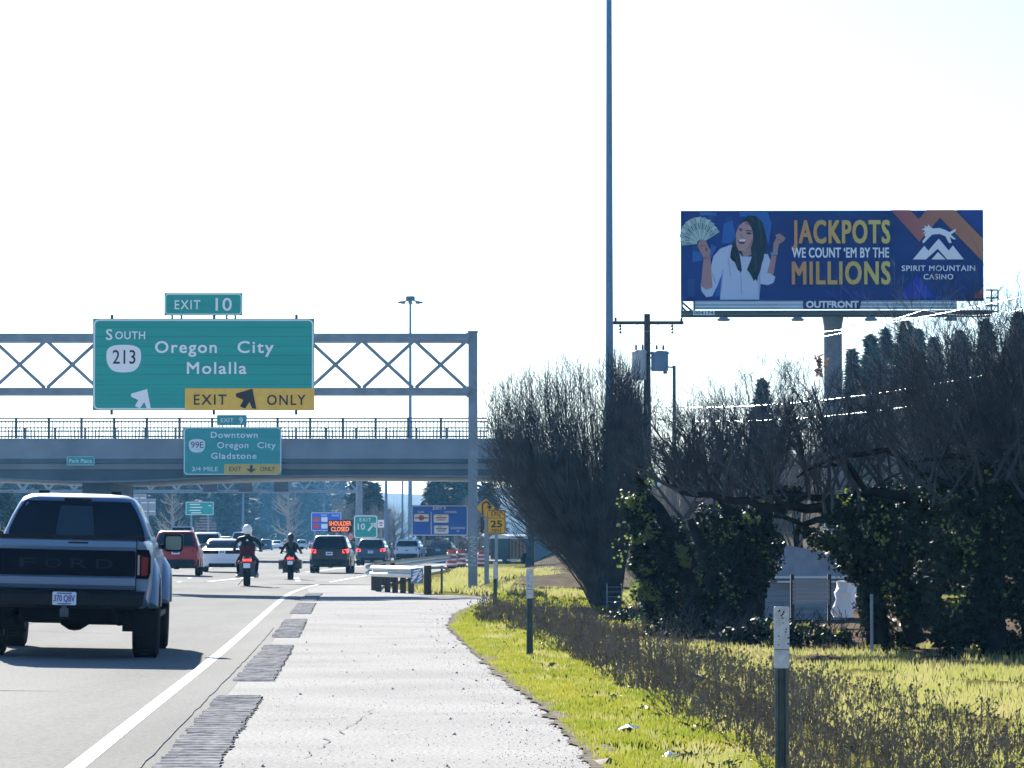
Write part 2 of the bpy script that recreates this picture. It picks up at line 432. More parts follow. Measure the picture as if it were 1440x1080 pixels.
# ------------------------------------------------------------------ grass and dead weeds
rg = random.Random(3)
def blades(name, mname, n, region, hmin, hmax, label, cat, wd=.012, mask=None):
    mb = MB(); k = 0
    while k < n:
        d = region[0]+(region[1]-region[0])*rg.random()**1.5; off = region[2]+(region[3]-region[2])*rg.random()
        x = lerp_tab(RE, min(d, 92))+off
        if mask and not mask(x, d, off): k += .25; continue
        if d > 93 and x < REn(d)+.2: k += .5; continue
        z = gz(x, d)-.01; h = hmin+(hmax-hmin)*rg.random()
        for q in range(2):
            a = rg.random()*6.28; l = h*.6*rg.random(); xx = x+rg.uniform(-.05,.05); yy = d+rg.uniform(-.05,.05); ww = wd*(1+d/60)
            b = len(mb.v); c, s = math.cos(a), math.sin(a)
            mb.v += [(xx-ww*.7, yy, z), (xx+ww*.7, yy, z), (xx+c*l, yy+s*l, z+h)]
            mb.f.append((b, b+1, b+2)); mb.m.append(0)
        k += 1
    return stuff(mb.build(name, M[mname]), label, cat)
def gaptuft(x, d, o): return noise.noise((x*.9, d*.12, 12)) > -.05
patchy = lambda x, d, o: noise.noise((x*1.1, d*.35, 2)) > -.18
blades('grass', 'grass', 26000, (20, 62, .05, 1.35), .03, .10, 'short bright green grass along the pavement edge', 'grass', mask=lambda x, d, o: noise.noise((x*1.9, d*.7, 7)) > (-.30 if o < .55 else .02))
blades('straw', 'dry_grass', 7000, (20, 62, .05, 1.6), .03, .10, 'pale dry straw mixed into the green strip', 'grass')
blades('verge_grass', 'grass', 9000, (60, 135, .1, 7), .05, .14, 'green grass around the sign post foot', 'grass', .016, patchy)
blades('far_dry_grass', 'dry_grass', 15000, (93, 175, -2.2, 6), .08, .30, 'rough yellow grass around the gantry foot and barrels', 'grass', .018, gaptuft)
blades('dry_grass', 'dry_grass', 26000, (20, 56, 2.3, 10), .05, .16, 'pale yellow grass in front of the ivy covered trees', 'grass', .013, patchy)

def weeds(n):
    mb = MB()
    for i in range(n):
        d = 20.5+55*rg.random()**1.45
        e = lerp_tab(RE, d); wdt = 3.3-max(0, min(1, (d-24)/20))*1.0
        off = 1.05+wdt*rg.random()**1.1+.35*noise.noise((d*.3, 0, 9))
        if d > 62: off -= .55
        x = e+off
        if noise.noise((x*1.2, d*.6, 11)) < -.22: continue
        z = gz(x, d)-.02; h = (rg.uniform(.06,.34)*(1.0+.5*noise.noise((x*.7, d*.25, 3)))+(.20 if rg.random() < .10 else 0))*(1.0 if off < 2.6 else .8); q_ = .22 if rg.random() < .7 else .95; lx = rg.uniform(-q_,q_)*h; ly = rg.uniform(-q_,q_)*h; h *= 1.0 if q_ < .5 else .7
        r = .0028*(1+d/55)
        top = Vector((x+lx, d+ly, z+h))
        mb.tube([(x, d, z), (x+lx*.35, d+ly*.35, z+h*.5), top], [r, r*.8, r*.6], 3, 0, False)
        for q in range(rg.randint(2, 5)):
            t = rg.uniform(.35,.95); p = Vector((x+lx*t, d+ly*t, z+h*t)); a = rg.random()*6.28; l = h*rg.uniform(.15,.4)
            e2 = p+Vector((math.cos(a)*l*.6, math.sin(a)*l*.6, l*.75))
            mb.tube([p, e2], [r*.7, r*.45], 3, 0, False)
            if rg.random() < .5:
                hd = rg.uniform(.006,.011)*(1+d/140)
                mb.add([e2+Vector((-hd,0,0)), e2+Vector((hd,0,.3*hd)), e2+Vector((0,hd,hd)), e2+Vector((0,-hd*.6,hd*1.2))], [(0,1,2),(0,1,3),(0,2,3),(1,2,3)])
        hd = rg.uniform(.007,.014)*(1+d/140)
        mb.add([top+Vector((-hd,0,0)), top+Vector((hd,0,0)), top+Vector((0,hd,hd)), top+Vector((0,-hd*.6,hd*1.3)), top+Vector((0,0,-hd))], [(0,1,2),(0,1,3),(0,2,3),(1,2,3),(0,1,4)])
    return stuff(mb.build('dead_weeds', M['weed']), 'belt of dead brown weeds between grass strip and field', 'weeds')
weeds(7200)
def leafy():
    mb = MB()
    for i in range(130):
        d = 21+50*rg.random()**1.4; off = .45+2.2*rg.random(); x = lerp_tab(RE, d)+off; z = gz(x, d)
        for q in range(rg.randint(5, 10)):
            a = rg.random()*6.28; l = rg.uniform(.05,.16); wv = Vector((-math.sin(a), math.cos(a), 0))*l*.22; t = Vector((math.cos(a)*l, math.sin(a)*l, rg.uniform(.02,.08)))
            p = Vector((x, d, z)); mb.add([p, p+t*.55+wv+Vector((0,0,.02)), p+t, p+t*.55-wv+Vector((0,0,.02))], [(0,1,2,3)])
    return stuff(mb.build('leafy_weeds', M['broadleaf']), 'dark leafy weeds dotted over the green grass strip', 'weeds')
leafy()
def gravel():
    mb = MB()
    for i in range(4500):
        d = 20+75*rg.random()**1.8
        t = rg.random(); x = E(d)+1.0+(REn(d)-E(d)-1.0)*(t if rg.random() < .5 else 1-.25*t*t)
        r = rg.uniform(.003,.008) if rg.random() < .975 else rg.uniform(.014,.024); z = crown(x, d)
        vs = [(x+r*rg.uniform(.6,1.3)*math.cos(a*2.09+i), d+r*rg.uniform(.6,1.3)*math.sin(a*2.09+i), z-.004) for a in range(3)]+[(x, d, z+r*.8)]
        mb.add(vs, [(0,1,3),(1,2,3),(2,0,3)])
    return stuff(mb.build('gravel', mat('gravel_stone', (.07,.07,.07), .95, col2=(.30,.29,.28), scale=9)), 'loose dark gravel scattered over the shoulder', 'gravel')
gravel()

# ------------------------------------------------------------------ steel, signs
def rrect(x0, z0, x1, z1, r, k=4):
    pts = []
    for (cx, cz, a0) in ((x1-r, z0+r, -90), (x1-r, z1-r, 0), (x0+r, z1-r, 90), (x0+r, z0+r, 180)):
        for i in range(k+1):
            a = R(a0+90*i/k); pts.append((cx+r*math.cos(a), cz+r*math.sin(a)))
    return pts
def frame(mb, x0, z0, x1, z1, r, t, y0, y1, mi=0):
    o = rrect(x0, z0, x1, z1, r); i = rrect(x0+t, z0+t, x1-t, z1-t, max(.01, r-t)); n = len(o)
    vs = [(p[0], y0, p[1]) for p in o]+[(p[0], y0, p[1]) for p in i]+[(p[0], y1, p[1]) for p in o]+[(p[0], y1, p[1]) for p in i]
    fs = []
    for k in range(n):
        q = (k+1)%n
        fs += [(k, q, n+q, n+k), (2*n+k, 3*n+k, 3*n+q, 2*n+q), (k, 2*n+k, 2*n+q, q), (n+k, n+q, 3*n+q, 3*n+k)]
    mb.add(vs, fs, mi)
def arrow_ne(cx, cz, s):
    pts = [(1,1),(.98,-.95),(.42,-.42),(.05,-.80),(-.02,-.98),(-.78,-.30),(-.62,-.18),(-.12,.10),(-.95,.38)]
    pts = [(.62,1.0),(1.0,-1.0),(.52,-.84),(.34,-.32),(-.14,-.92),(-.72,-.58),(-.14,-.06),(-1.0,.22),(-.94,.44)]
    pts = [(.62,1.0),(1.0,-.98),(.58,-.92),(.34,-.30),(-.10,-.94),(-.60,-.72),(-.26,-.10),(-.98,.22),(-1.0,.52)]
    return [(cx+p[0]*s, cz+p[1]*s) for p in pts]
def shield(cx, cz, w, h):
    """acorn-like state route shield"""
    pts = []
    for i in range(28):
        a = 2*math.pi*i/28; x = math.cos(a); z = math.sin(a)
        if z >= 0: xx = math.copysign(abs(x)**.72, x); zz = abs(z)**.62
        else: xx = math.copysign(abs(x)**.62, x); zz = -abs(z)**1.05
        pts.append((cx+xx*w/2, cz+(zz*.42 if z >= 0 else zz*.58)*h+.06*h))
    return pts

GD = 104.3; gs = S(GD)                                  # sign gantry
def GX(px): return P(px, 600, GD).x
def GZ(py): return P(720, py, GD).z
g = thing('sign_gantry', 'tall steel truss gantry with one square post carrying the green exit 10 sign', 'gantry', (GX(665), GD, 0))
ox = GX(665)
pm = MB(); hw = .14
pm.box((0,0,GZ(467)/2), (.27,.30,GZ(467))); pm.box((0,0,.03), (.6,.6,.06)); pm.box((0,0,GZ(467)+.015), (.31,.34,.03))
for (x, y) in ((-.22,-.22),(.22,-.22),(-.22,.22),(.22,.22)): pm.lathe([(0,0),(.03,0),(.03,.10),(0,.10)], (x,y,.06), 'z', 6)
pm.build('post', M['galv'], g)
gm = MB(); gm.text('NWVN', 0, GZ(775), .19, w=.85, y=-.153, rot=R(-90)); gm.build('graffiti', M['xf_light'], g)
x_l = -26.0
yf, yb = -.35, .35
def chord(z0, z1, y):
    mb = MB(); mb.box(((x_l+0)/2-.06, y, (z0+z1)/2), (-x_l-.12, .14, z1-z0)); return mb
zt0, zt1, zb0, zb1 = GZ(481.5), GZ(470), GZ(556), GZ(546)
for y in (yf, yb):
    for (a, b) in ((zt0, zt1), (zb0, zb1)): chord(a, b, y).build('chord', M['galv'], g)
pitch = 70/gs
for y in (yf,):
    mb = MB(); x = GX(655)-ox
    while x > x_l:
        mb.bar((x, y-.03, zt0), (x-pitch, y-.03, zb1), .05, .10); mb.bar((x, y+.03, zb1), (x-pitch, y+.03, zt0), .05, .10)
        x -= pitch+.08
    mb.build('cross_bracing', M['galv'], g)
mb = MB(); x = GX(655)-ox
while x > x_l:
    for z in ((zt0+zt1)/2, (zb0+zb1)/2): mb.box((x, 0, z), (.06, yb-yf-.14, .06))
    x -= pitch+.08
mb.build('cross_tie', M['galv'], g)
mb = MB()
for z in ((zt0+zt1)/2, (zb0+zb1)/2):
    mb.box((-.30, 0, z-.02), (.34, .86, .10)); mb.box((-.165, 0, z), (.05, .7, .30))
mb.build('bracket', M['galv'], g)

# guide sign, EXIT 10
def panel_sign(name, label, px0, py0, px1, py1, d, m='sign_green', border=True, r=.16, bt=.06, thick=.06, corner=None):
    c0 = P(px0, py1, d); c1 = P(px1, py0, d)
    t = thing(name, label, 'sign', ((c0.x+c1.x)/2, d, c0.z))
    wd = c1.x-c0.x; h = c1.z-c0.z
    mb = MB(); mb.box((0, thick/2, h/2), (wd, thick, h)); mb.build('panel', M[m], t)
    bk = MB(); bk.box((0, thick+.006, h/2), (wd-.04, .012, h-.04)); bk.build('backing', M['alu'], t)
    if border:
        fb = MB(); frame(fb, -wd/2+.02, .02, wd/2-.02, h-.02, r, bt, -.004, .002); fb.build('border', M['sign_white'], t)
    return t, wd, h
def U(px, d, t): return P(px, 600, d).x-t.location.x
def V(py, d, t): return P(720, py, d).z-t.location.z
SD = GD-.62
t, wd, h = panel_sign('guide_sign', 'wide green overhead sign reading South 213 Oregon City Molalla with yellow exit only strip', 130, 448, 442, 577, SD, bt=.045)
u = lambda px: U(px, SD, t)
v = lambda py: V(py, SD, t)
k = S(SD)
mb = MB(); mb.text('S', u(153), v(470.5), 14.5/k, y=-.006, bold=.012, sx=1.05); mb.text('OUTH', u(182.5), v(471.5), 10.5/k, w=42/k, y=-.006, bold=.012, space=1.1)
mb.text('Oregon', u(261), v(488), 16/k, w=87/k, y=-.006, bold=.018, space=1.15); mb.text('City', u(359), v(488), 16/k, w=51/k, y=-.006, bold=.018, space=1.15)
mb.text('Molalla', u(304.5), v(517.5), 16/k, w=84/k, y=-.006, bold=.018, space=1.15); mb.build('legend', M['sign_white'], t)
mb = MB(); mb.prism(shield(u(173.5), v(503.5), 49/k, 39/k), -.006, .001); sh = mb.build('route_shield', M['sign_white'], t)
mb = MB(); mb.text('213', u(174), v(502), 19/k, w=32/k, y=-.010, bold=.004); mb.build('route_number', M['sign_black'], sh)
mb = MB(); mb.prism(arrow_ne(u(198), v(561), 14/k), -.008, .001); mb.build('arrow', M['sign_white'], t)
mb = MB(); mb.box(((u(260)+u(442))/2, -.004, (v(546)+v(576.5))/2), (u(442)-u(260), .012, v(546)-v(576.5))); pl = mb.build('exit_only_plaque', M['sign_yellow'], t)
mb = MB(); mb.text('EXIT', u(295.5), v(562), 14/k, w=46/k, y=-.014, bold=.012, space=1.2); mb.text('ONLY', u(402.5), v(562.5), 14/k, w=54/k, y=-.014, bold=.012, space=1.2); mb.build('plaque_lettering', M['sign_black'], pl)
mb = MB(); mb.prism(arrow_ne(u(346), v(561), 14.5/k), -.016, -.009); mb.build('plaque_arrow', M['sign_black'], pl)
mb = MB()
for z in (460,473,487,500,513,527,541,555,567): mb.box((0, -.0005, v(z)), (wd-.12, .003, .008))
mb.build('panel_seam', mat('panel_seam_shadow', (.008,.13,.13), .6), t)
mb = MB()
for px in (156, 416, 300): mb.box((u(px), .16, h/2), (.07, .14, h+.25)); mb.box((u(px), .27, v(475)), (.12,.10,.2)); mb.box((u(px), .27, v(551)), (.12,.10,.2))
mb.build('mounting_rail', M['steel_dark'], t)
t2, wd2, h2 = panel_sign('exit_number_sign', 'small green exit 10 tab standing on top of the wide overhead sign', 231, 412, 341, 443.5, SD, bt=.03, r=.10)
mb = MB(); mb.text('EXIT', U(263, SD, t2), V(428.5, SD, t2), 12.5/k, w=36/k, y=-.006, bold=.010, space=1.2); mb.text('10', U(314, SD, t2), V(428, SD, t2), 17.5/k, w=23/k, y=-.006, bold=.012); mb.build('legend', M['sign_white'], t2)
mb = MB()
for px in (241, 254, 318, 330): mb.box((U(px, SD, t2), .10, -.02), (.05,.05,.4))
mb.build('tab_bracket', M['steel_dark'], t2)

# ------------------------------------------------------------------ bridge
BD = 250.0; bs = S(BD)
b = thing('overpass_bridge', 'long concrete road bridge crossing behind the sign gantry', 'bridge', (P(350,700,BD).x, BD, 0))
bx = b.location.x
BX = lambda px: P(px, 650, BD).x-bx
BZ = lambda py: P(720, py, BD).z
xl, xr = BX(-260), BX(745)
for y in (0.15, 21.5):
    mb = MB(); mb.box(((xl+xr)/2, y, (BZ(618)+BZ(645))/2), (xr-xl, .3, BZ(618)-BZ(645))); mb.box(((xl+xr)/2, y, BZ(617.4)), (xr-xl, .38, .09))
    x = xl
    while x < xr:
        mb.box((x, y-.165, (BZ(620)+BZ(644))/2), (.025,.012, BZ(620)-BZ(644))); x += 4.9
    mb.build('parapet', M['concrete'], b)
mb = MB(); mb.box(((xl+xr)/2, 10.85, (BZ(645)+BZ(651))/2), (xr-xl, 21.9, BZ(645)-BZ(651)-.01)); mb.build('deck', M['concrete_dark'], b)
def soff(px):
    return 668.5 + 7.5*math.exp(-((px-130)/150.0)**2) - 1.2*math.exp(-((px-470)/140.0)**2)
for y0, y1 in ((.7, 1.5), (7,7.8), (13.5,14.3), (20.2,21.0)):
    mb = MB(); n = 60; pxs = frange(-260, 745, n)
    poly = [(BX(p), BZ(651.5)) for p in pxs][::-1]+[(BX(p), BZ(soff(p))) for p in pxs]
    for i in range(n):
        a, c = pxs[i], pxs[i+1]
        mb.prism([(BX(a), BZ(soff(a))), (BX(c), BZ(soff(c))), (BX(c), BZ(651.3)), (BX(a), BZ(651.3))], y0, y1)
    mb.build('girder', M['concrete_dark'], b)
mb = MB(); mb.box(((xl+xr)/2, .55, (BZ(651.5)+BZ(659.5))/2), (xr-xl, .28, BZ(651.5)-BZ(659.5))); mb.build('fascia_beam', M['concrete'], b)
mb = MB(); n=60
for i in range(n):
    a, c = frange(-260,745,n)[i], frange(-260,745,n)[i+1]
    mb.prism([(BX(a), BZ(soff(a)+2.2)), (BX(c), BZ(soff(c)+2.2)), (BX(c), BZ(soff(c)+.2)), (BX(a), BZ(soff(a)+.2))], .6, 21.1)
mb.build('soffit_slab', M['concrete'], b)
for px0, px1 in ((108, 149),):
    mb = MB()
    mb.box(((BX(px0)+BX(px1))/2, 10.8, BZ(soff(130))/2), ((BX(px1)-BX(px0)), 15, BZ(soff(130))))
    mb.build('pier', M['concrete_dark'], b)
mb = MB(); mb.box((BX(745)+1.5, 10.8, BZ(640)/2), (3.5, 22, BZ(640))); mb.build('abutment', M['concrete'], b)
mb = MB(); x = xl; rb = random.Random(5)
while x < xr:
    mb.box((x+rb.uniform(0,.4), -.02, BZ(647.5)+rb.uniform(-.05,.05)), (rb.uniform(.5,2.2), .05, rb.uniform(.06,.16))); x += rb.uniform(1.5,4)
mb.build('drip_stain', M['concrete_dark'], b)
def bridge_fence(y, label):
    f = thing('bridge_fence', label, 'fence', (bx, BD+y, BZ(617)+.04))
    hgt = BZ(588)-BZ(617)
    x = xl+.3; pk = MB(); step = 46/bs
    while x < xr-3:
        mb = MB(); mb.box((x, 0, hgt/2), (.18,.12,hgt)); mb.build('fence_post', M['steel_dark'], f)
        for i in range(1, 9): pk.box((x+step*i/9, 0, hgt*.44), (.06,.03,hgt*.86))
        x += step
    for z in (hgt*.97, hgt*.80, .12):
        mb = MB(); mb.box(((xl+xr-3)/2, 0, z), (xr-xl-3, .06,.10)); mb.build('rail', M['steel_dark'], f)
    pk.build('pickets', M['galv'], f)
bridge_fence(.15, 'dark post fence with thin pickets along the near edge of the bridge')
bridge_fence(21.5, 'second dark post fence along the far edge of the bridge deck')

SD9 = BD-.5
t, wd, h = panel_sign('guide_sign', 'green sign hung on the bridge reading Downtown Oregon City Gladstone', 258, 600.5, 396, 668, SD9, bt=.07, r=.3, thick=.1)
k = S(SD9); u = lambda px: U(px, SD9, t); v = lambda py: V(py, SD9, t)
mb = MB()
for (s_, cx, cy, w_) in (('Downtown',329.5,611.5,66),('Oregon',327.5,626,44),('City',375,626,26),('Gladstone',329,641,64)):
    mb.text(s_, u(cx), v(cy), 8.2/k, w=w_/k, y=-.008, bold=.02, space=1.12)
mb.text('3/4 MILE', u(288.5), v(659.5), 6/k, w=37/k, y=-.008, bold=.012); mb.build('legend', M['sign_white'], t)
mb = MB(); mb.prism(shield(u(277), v(626.5), 23/k, 19/k), -.008, .001); sh = mb.build('route_shield', M['sign_white'], t)
mb = MB(); mb.text('99E', u(277.5), v(625.5), 8.5/k, w=18/k, y=-.014, bold=.002); mb.build('route_number', M['sign_black'], sh)
mb = MB(); mb.prism(rrect(u(315.5), v(667.2), u(394.5), v(652.5), .12), -.009, .002); pl = mb.build('exit_only_plaque', M['sign_yellow'], t)
mb = MB(); mb.text('EXIT', u(331), v(659.5), 6/k, w=17/k, y=-.016, bold=.012); mb.text('ONLY', u(376.5), v(659.5), 6/k, w=21/k, y=-.016, bold=.012); mb.build('plaque_lettering', M['sign_black'], pl)
mb = MB(); q = lambda a, c: (u(353.5+a), v(659.5+c)); mb.prism([q(0,5.5),q(7.5,-.5),q(2,.2),q(2,-5.5),q(-2,-5.5),q(-2,.2),q(-7.5,-.5)], -.016, -.008); mb.build('plaque_arrow', M['sign_black'], pl)
t2, wd2, h2 = panel_sign('exit_number_sign', 'small green exit 9 tab above the green sign on the bridge', 305, 583.5, 347, 598, SD9, border=False)
mb = MB(); mb.text('EXIT', U(319.5, SD9, t2), V(591, SD9, t2), 5.5/k, w=18/k, y=-.008, bold=.014); mb.text('9', U(339, SD9, t2), V(591, SD9, t2), 8/k, y=-.008, bold=.02); mb.build('legend', M['sign_white'], t2)
mb = MB(); 
for px in (312, 340): mb.box((U(px, SD9, t2), .15, -.1), (.06,.06,.5))
mb.build('tab_bracket', M['steel_dark'], t2)
t3, wd3, h3 = panel_sign('street_name_sign', 'little green Park Place name sign on the bridge girder', 93.5, 641.5, 133, 654.5, BD-.35, bt=.03, r=.08, thick=.1)
mb = MB(); mb.text('Park Place', 0, h3*.5, 5.2/k, w=32/k, y=-.008, bold=.012); mb.build('legend', M['sign_white'], t3)

# ------------------------------------------------------------------ far gantry with message boards seen from behind
FD = 300.0; fs_ = S(FD)
g = thing('sign_gantry', 'distant grey truss gantry seen under the bridge', 'gantry', (P(505,700,FD).x, FD, 0))
o0 = g.location.x; fx = lambda px: P(px, 690, FD).x-o0; fz = lambda py: P(720, py, FD).z
mb = MB(); mb.tube([(0,0,0),(0,0,fz(655))], [.32,.26], 10); mb.build('post', M['galv'], g)
for (zz) in (fz(691), fz(664)):
    for y in (-.6, .6):
        mb = MB(); mb.box((fx(245), y, zz), (fx(505)-fx(-20), .22,.26)); mb.build('chord', M['galv'], g)
for y in (-.6,.6):
    mb = MB(); px = 500
    while px > -20:
        mb.bar((fx(px), y, fz(689)), (fx(px-18), y, fz(666)), .1,.1); mb.bar((fx(px-18), y, fz(666)), (fx(px-36), y, fz(689)), .1,.1); px -= 36
    mb.build('cross_bracing', M['galv'], g)
for i, (a, c) in enumerate(((286,306),(336,355.5),(386,406))):
    p = P((a+c)/2, 691.5, FD-1.0)
    t = thing('lane_control_sign', ['dark lane signal box on the far gantry, nearest the green exit sign on the hill side', 'dark lane signal box at the middle of the three on the far gantry', 'dark lane signal box on the far gantry, rightmost of the three'][i], 'signal box', tuple(p), 0, 'lane signal boxes on the far gantry')
    t['label'] = ['dark lane signal box on the far gantry, leftmost of the three', t['label'], t['label']][i if i else 0]
    wq = (c-a)/S(FD-1)
    mb = MB(); mb.box((0,0,.75), (wq,.5,1.5)); mb.build('housing', M['steel_dark'], t)
    mb = MB(); mb.box((0,.0,-.06), (wq*1.1,.8,.07)); mb.build('walkway_grate', M['galv'], t)
    mb = MB(); mb.box((0,-.27,1.42), (wq*1.05,.12,.1)); mb.build('visor', M['steel_dark'], t)

# ------------------------------------------------------------------ roadside signs
def posts_for(t, xs_, h0, wd=.09, y=.12):
    for x in xs_:
        mb = MB(); mb.box((x, y, (h0-t.location.z)/2), (wd, wd, h0+t.location.z)); mb.build('post', M['galv'], t)
# blue services sign
BS = 268.0
t, wd, h = panel_sign('service_sign', 'large blue motorist services sign with white logo plates beside the gantry post', 578.5, 710.5, 658, 753.5, BS, 'sign_blue', bt=.06, r=.12, thick=.1)
k = S(BS); u = lambda px: U(px, BS, t); v = lambda py: V(py, BS, t)
posts_for(t, (u(596), u(640)), h*.9, .2)
mb = MB(); mb.text('EXIT 9', u(618), v(714.7), 4.2/k, w=18/k, y=-.01, bold=.02); mb.text('GAS', u(592), v(720), 3/k, w=9/k, y=-.01, bold=.01); mb.text('LODGING', u(633.5), v(720), 3/k, w=17/k, y=-.01, bold=.01)
mb.box((u(606.5), -.004, v(735.5)), (.05,.012,h*.72)); mb.text('LODGING', u(644), v(742.5), 3/k, w=20/k, y=-.01, bold=.01); mb.text('9', u(644), v(747), 2/k, w=4/k, y=-.01); mb.build('legend', M['sign_white'], t)
for (a, b_, c, d_) in ((582.5,723,603,733.5),(610,723.5,631,735),(610.5,739,631,750.5)):
    mb = MB(); mb.prism(rrect(u(a), v(d_), u(c), v(b_), .08), -.012, .002); lp = mb.build('logo_plate', M['sign_white'], t)
    mm = MB(); cx = (a+c)/2; cy = (b_+d_)/2
    if cx < 600: mm.prism([(u(cx)+.22*math.cos(i*.524), v(cy)+.2*math.sin(i*.524)) for i in range(12)], -.02, -.011); mm.box((u(cx), -.016, v(cy)), (1.0,.008,.1)); mm.build('logo_mark', M['sign_red'], lp)
    else: mm.box((u(cx), -.016, v(cy)+.06), (.8,.008,.09)); mm.box((u(cx), -.016, v(cy)-.10), (.6,.008,.07)); mm.box((u(cx)-.1, -.016, v(cy)+.2), (.3,.008,.05)); mm.build('logo_mark', M['plate_blue'] if cy > 740 else M['sign_red'], lp)
# gore sign
GS = 296.0
t, wd, h = panel_sign('exit_gore_sign', 'green exit 10 sign with slanted white arrow at the ramp split', 497.5, 724.5, 531, 757, GS, bt=.09, r=.22, thick=.08)
k = S(GS); u = lambda px: U(px, GS, t); v = lambda py: V(py, GS, t)
posts_for(t, (u(505), u(523)), h*.5, .12)
mb = MB(); mb.text('EXIT', u(514), v(731), 4.6/k, w=16/k, y=-.01, bold=.01, space=1.2); mb.text('10', u(508.5), v(740.5), 8/k, w=10.5/k, y=-.01, bold=.02); mb.build('legend', M['sign_white'], t)
mb = MB(); mb.bar((u(518), -.01, v(746.5)), (u(525.5), -.01, v(737)), .02,.16); mb.prism([(u(529), v(735)), (u(528.5), v(742.5)), (u(520.5), v(736))], -.02, 0); mb.build('arrow', M['sign_white'], t)
t, wd, h = panel_sign('speed_plate', 'small white plate peeking out right of the green exit 10 gore sign', 531.5, 731, 540, 742, 305, 'sign_white', border=False)
posts_for(t, (0,), h*.5); mb = MB(); mb.box((0,-.006,h*.6), (wd*.6,.006,.12)); mb.box((0,-.006,h*.3), (wd*.5,.006,.1)); mb.build('legend', M['sign_red'], t)
# message trailer: shoulder closed
VD = 330.0
t, wd, h = panel_sign('message_board', 'dark portable message board lit with orange words shoulder closed', 461, 731, 496, 748.5, VD, 'plastic', border=False, thick=.25)
k = S(VD); u = lambda px: U(px, VD, t); v = lambda py: V(py, VD, t)
led = mat('amber_led', (1.0,.20,.03), .5, emit=.3)
mb = MB(); mb.text('SHOULDER', u(478.5), v(736), 6/k, w=31/k, y=-.01, bold=.012); mb.text('CLOSED', u(478.5), v(744), 6/k, w=25/k, y=-.01, bold=.012); mb.build('led_text', led, t)
mb = MB(); mb.box((0,.15,-t.location.z/2), (.16,.16,t.location.z)); mb.box((0,.15,-t.location.z+.55), (1.4,2.0,.35)); mb.build('mast', M['steel_dark'], t)
for sx in (-.8,.8):
    mb = MB(); mb.lathe([(0,-.1),(.33,-.1),(.33,.1),(0,.1)], (sx,.15,-t.location.z+.33), 'x', 12); mb.build('wheel', M['rubber'], t)
# blue sign behind
ZD = 360.0
t, wd, h = panel_sign('service_sign', 'farther blue services sign with red and white plates left of the orange message board', 437.5, 720.5, 480, 746.5, ZD, 'sign_blue', bt=.05, r=.1)
k = S(ZD); u = lambda px: U(px, ZD, t); v = lambda py: V(py, ZD, t)
posts_for(t, (u(443), u(474)), h*.8, .2)
for (cx, cy, m_) in ((445,730.5,'sign_red'),(445,740,'sign_red'),(456.5,730.5,'sign_white'),(456.5,740,'sign_white')):
    mb = MB(); mb.prism(rrect(u(cx-4.4), v(cy+3.3), u(cx+4.4), v(cy-3.3), .06), -.02, .002); mb.build('logo_plate', M[m_], t)
mb = MB(); mb.text('GAS', u(456), v(724.5), 2.6/k, w=8/k, y=-.01, bold=.01); mb.text('FOOD', u(472), v(725), 2.6/k, w=10/k, y=-.01, bold=.01); mb.build('legend', M['sign_white'], t)
# far green destination sign, white sign backs, stacked brown sign
t, wd, h = panel_sign('guide_sign', 'small far green distance sign with white lines left of the traffic', 261, 705.5, 300.5, 724.5, 380, bt=.05, r=.1)
mb = MB()
for (z, a, w_) in ((.80,-.28,1.3),(.58,-.2,1.5),(.36,-.28,1.4),(.17,-.2,1.3)): mb.box((a*wd*.6, -.006, h*z), (w_*.85,.008,.10))
mb.box((wd*.36,-.006,h*.7), (.25,.008,.1)); mb.build('legend', M['sign_white'], t); posts_for(t, (-wd*.3, wd*.3), h*.8, .18)
for (a, b_, c, d_, lb) in ((186,694.5,206,718,'pale grey sign back above the dark car roofs, left and higher of two'),(198,701,219,725,'pale grey sign back beside the pickup window, right and lower of two')):
    t, wd, h = panel_sign('road_sign', lb, a, b_, c, d_, 370 if a < 190 else 366, 'alu', border=False)
    posts_for(t, (0,), h*.9, .14, -.06)
    mb = MB(); 
    for z in (.25,.75): mb.box((0,-.03,h*z), (wd*.9,.05,.1))
    mb.build('stiffener', M['sign_white'], t)
bt = thing('stacked_name_sign', 'brown slatted structure of stacked boards under the far green sign', 'sign', tuple(P(289, 752, 385)))
k = S(385)
for i in range(6):
    mb = MB(); mb.box(((.4 if i > 4 else 0)/k, 0, (4+i*3.9)/k), ((30 if i < 4 else 18)/k, .2, 2.3/k)); mb.build('board', mat('brown_board', (.20,.17,.19), .8, var=.2) if i == 0 else bpy.data.materials['brown_board'], bt)
for x in (-12, 12):
    mb = MB(); mb.box((x/k, .1, 10/k-.6), (.14,.14, 24/k+1.6)); mb.build('post', M['concrete_dark'], bt)
# yellow exit 25 sign
YD = 112.0
t, wd, h = panel_sign('advisory_speed_sign', 'yellow exit 25 mph sign in front of the green trailer', 685, 717, 711, 750.5, YD, 'warn_yellow', border=False, thick=.02)
k = S(YD); u = lambda px: U(px, YD, t); v = lambda py: V(py, YD, t)
posts_for(t, (0,), h*.8, .10, .08)
mb = MB(); frame(mb, -wd/2+.012, .012, wd/2-.012, h-.012, .05, .018, -.004, .001); mb.box((0,-.002,v(728.5)), (wd-.05,.006,.016))
mb.text('EXIT', 0, v(722.5), 6/k, w=14.5/k, y=-.006, bold=.012, space=1.15); mb.text('25', 0, v(736.8), 9/k, w=16/k, y=-.006, bold=.03); mb.text('MPH', 0, v(746), 4.4/k, w=13/k, y=-.006, bold=.01); mb.build('legend', M['sign_black'], t)
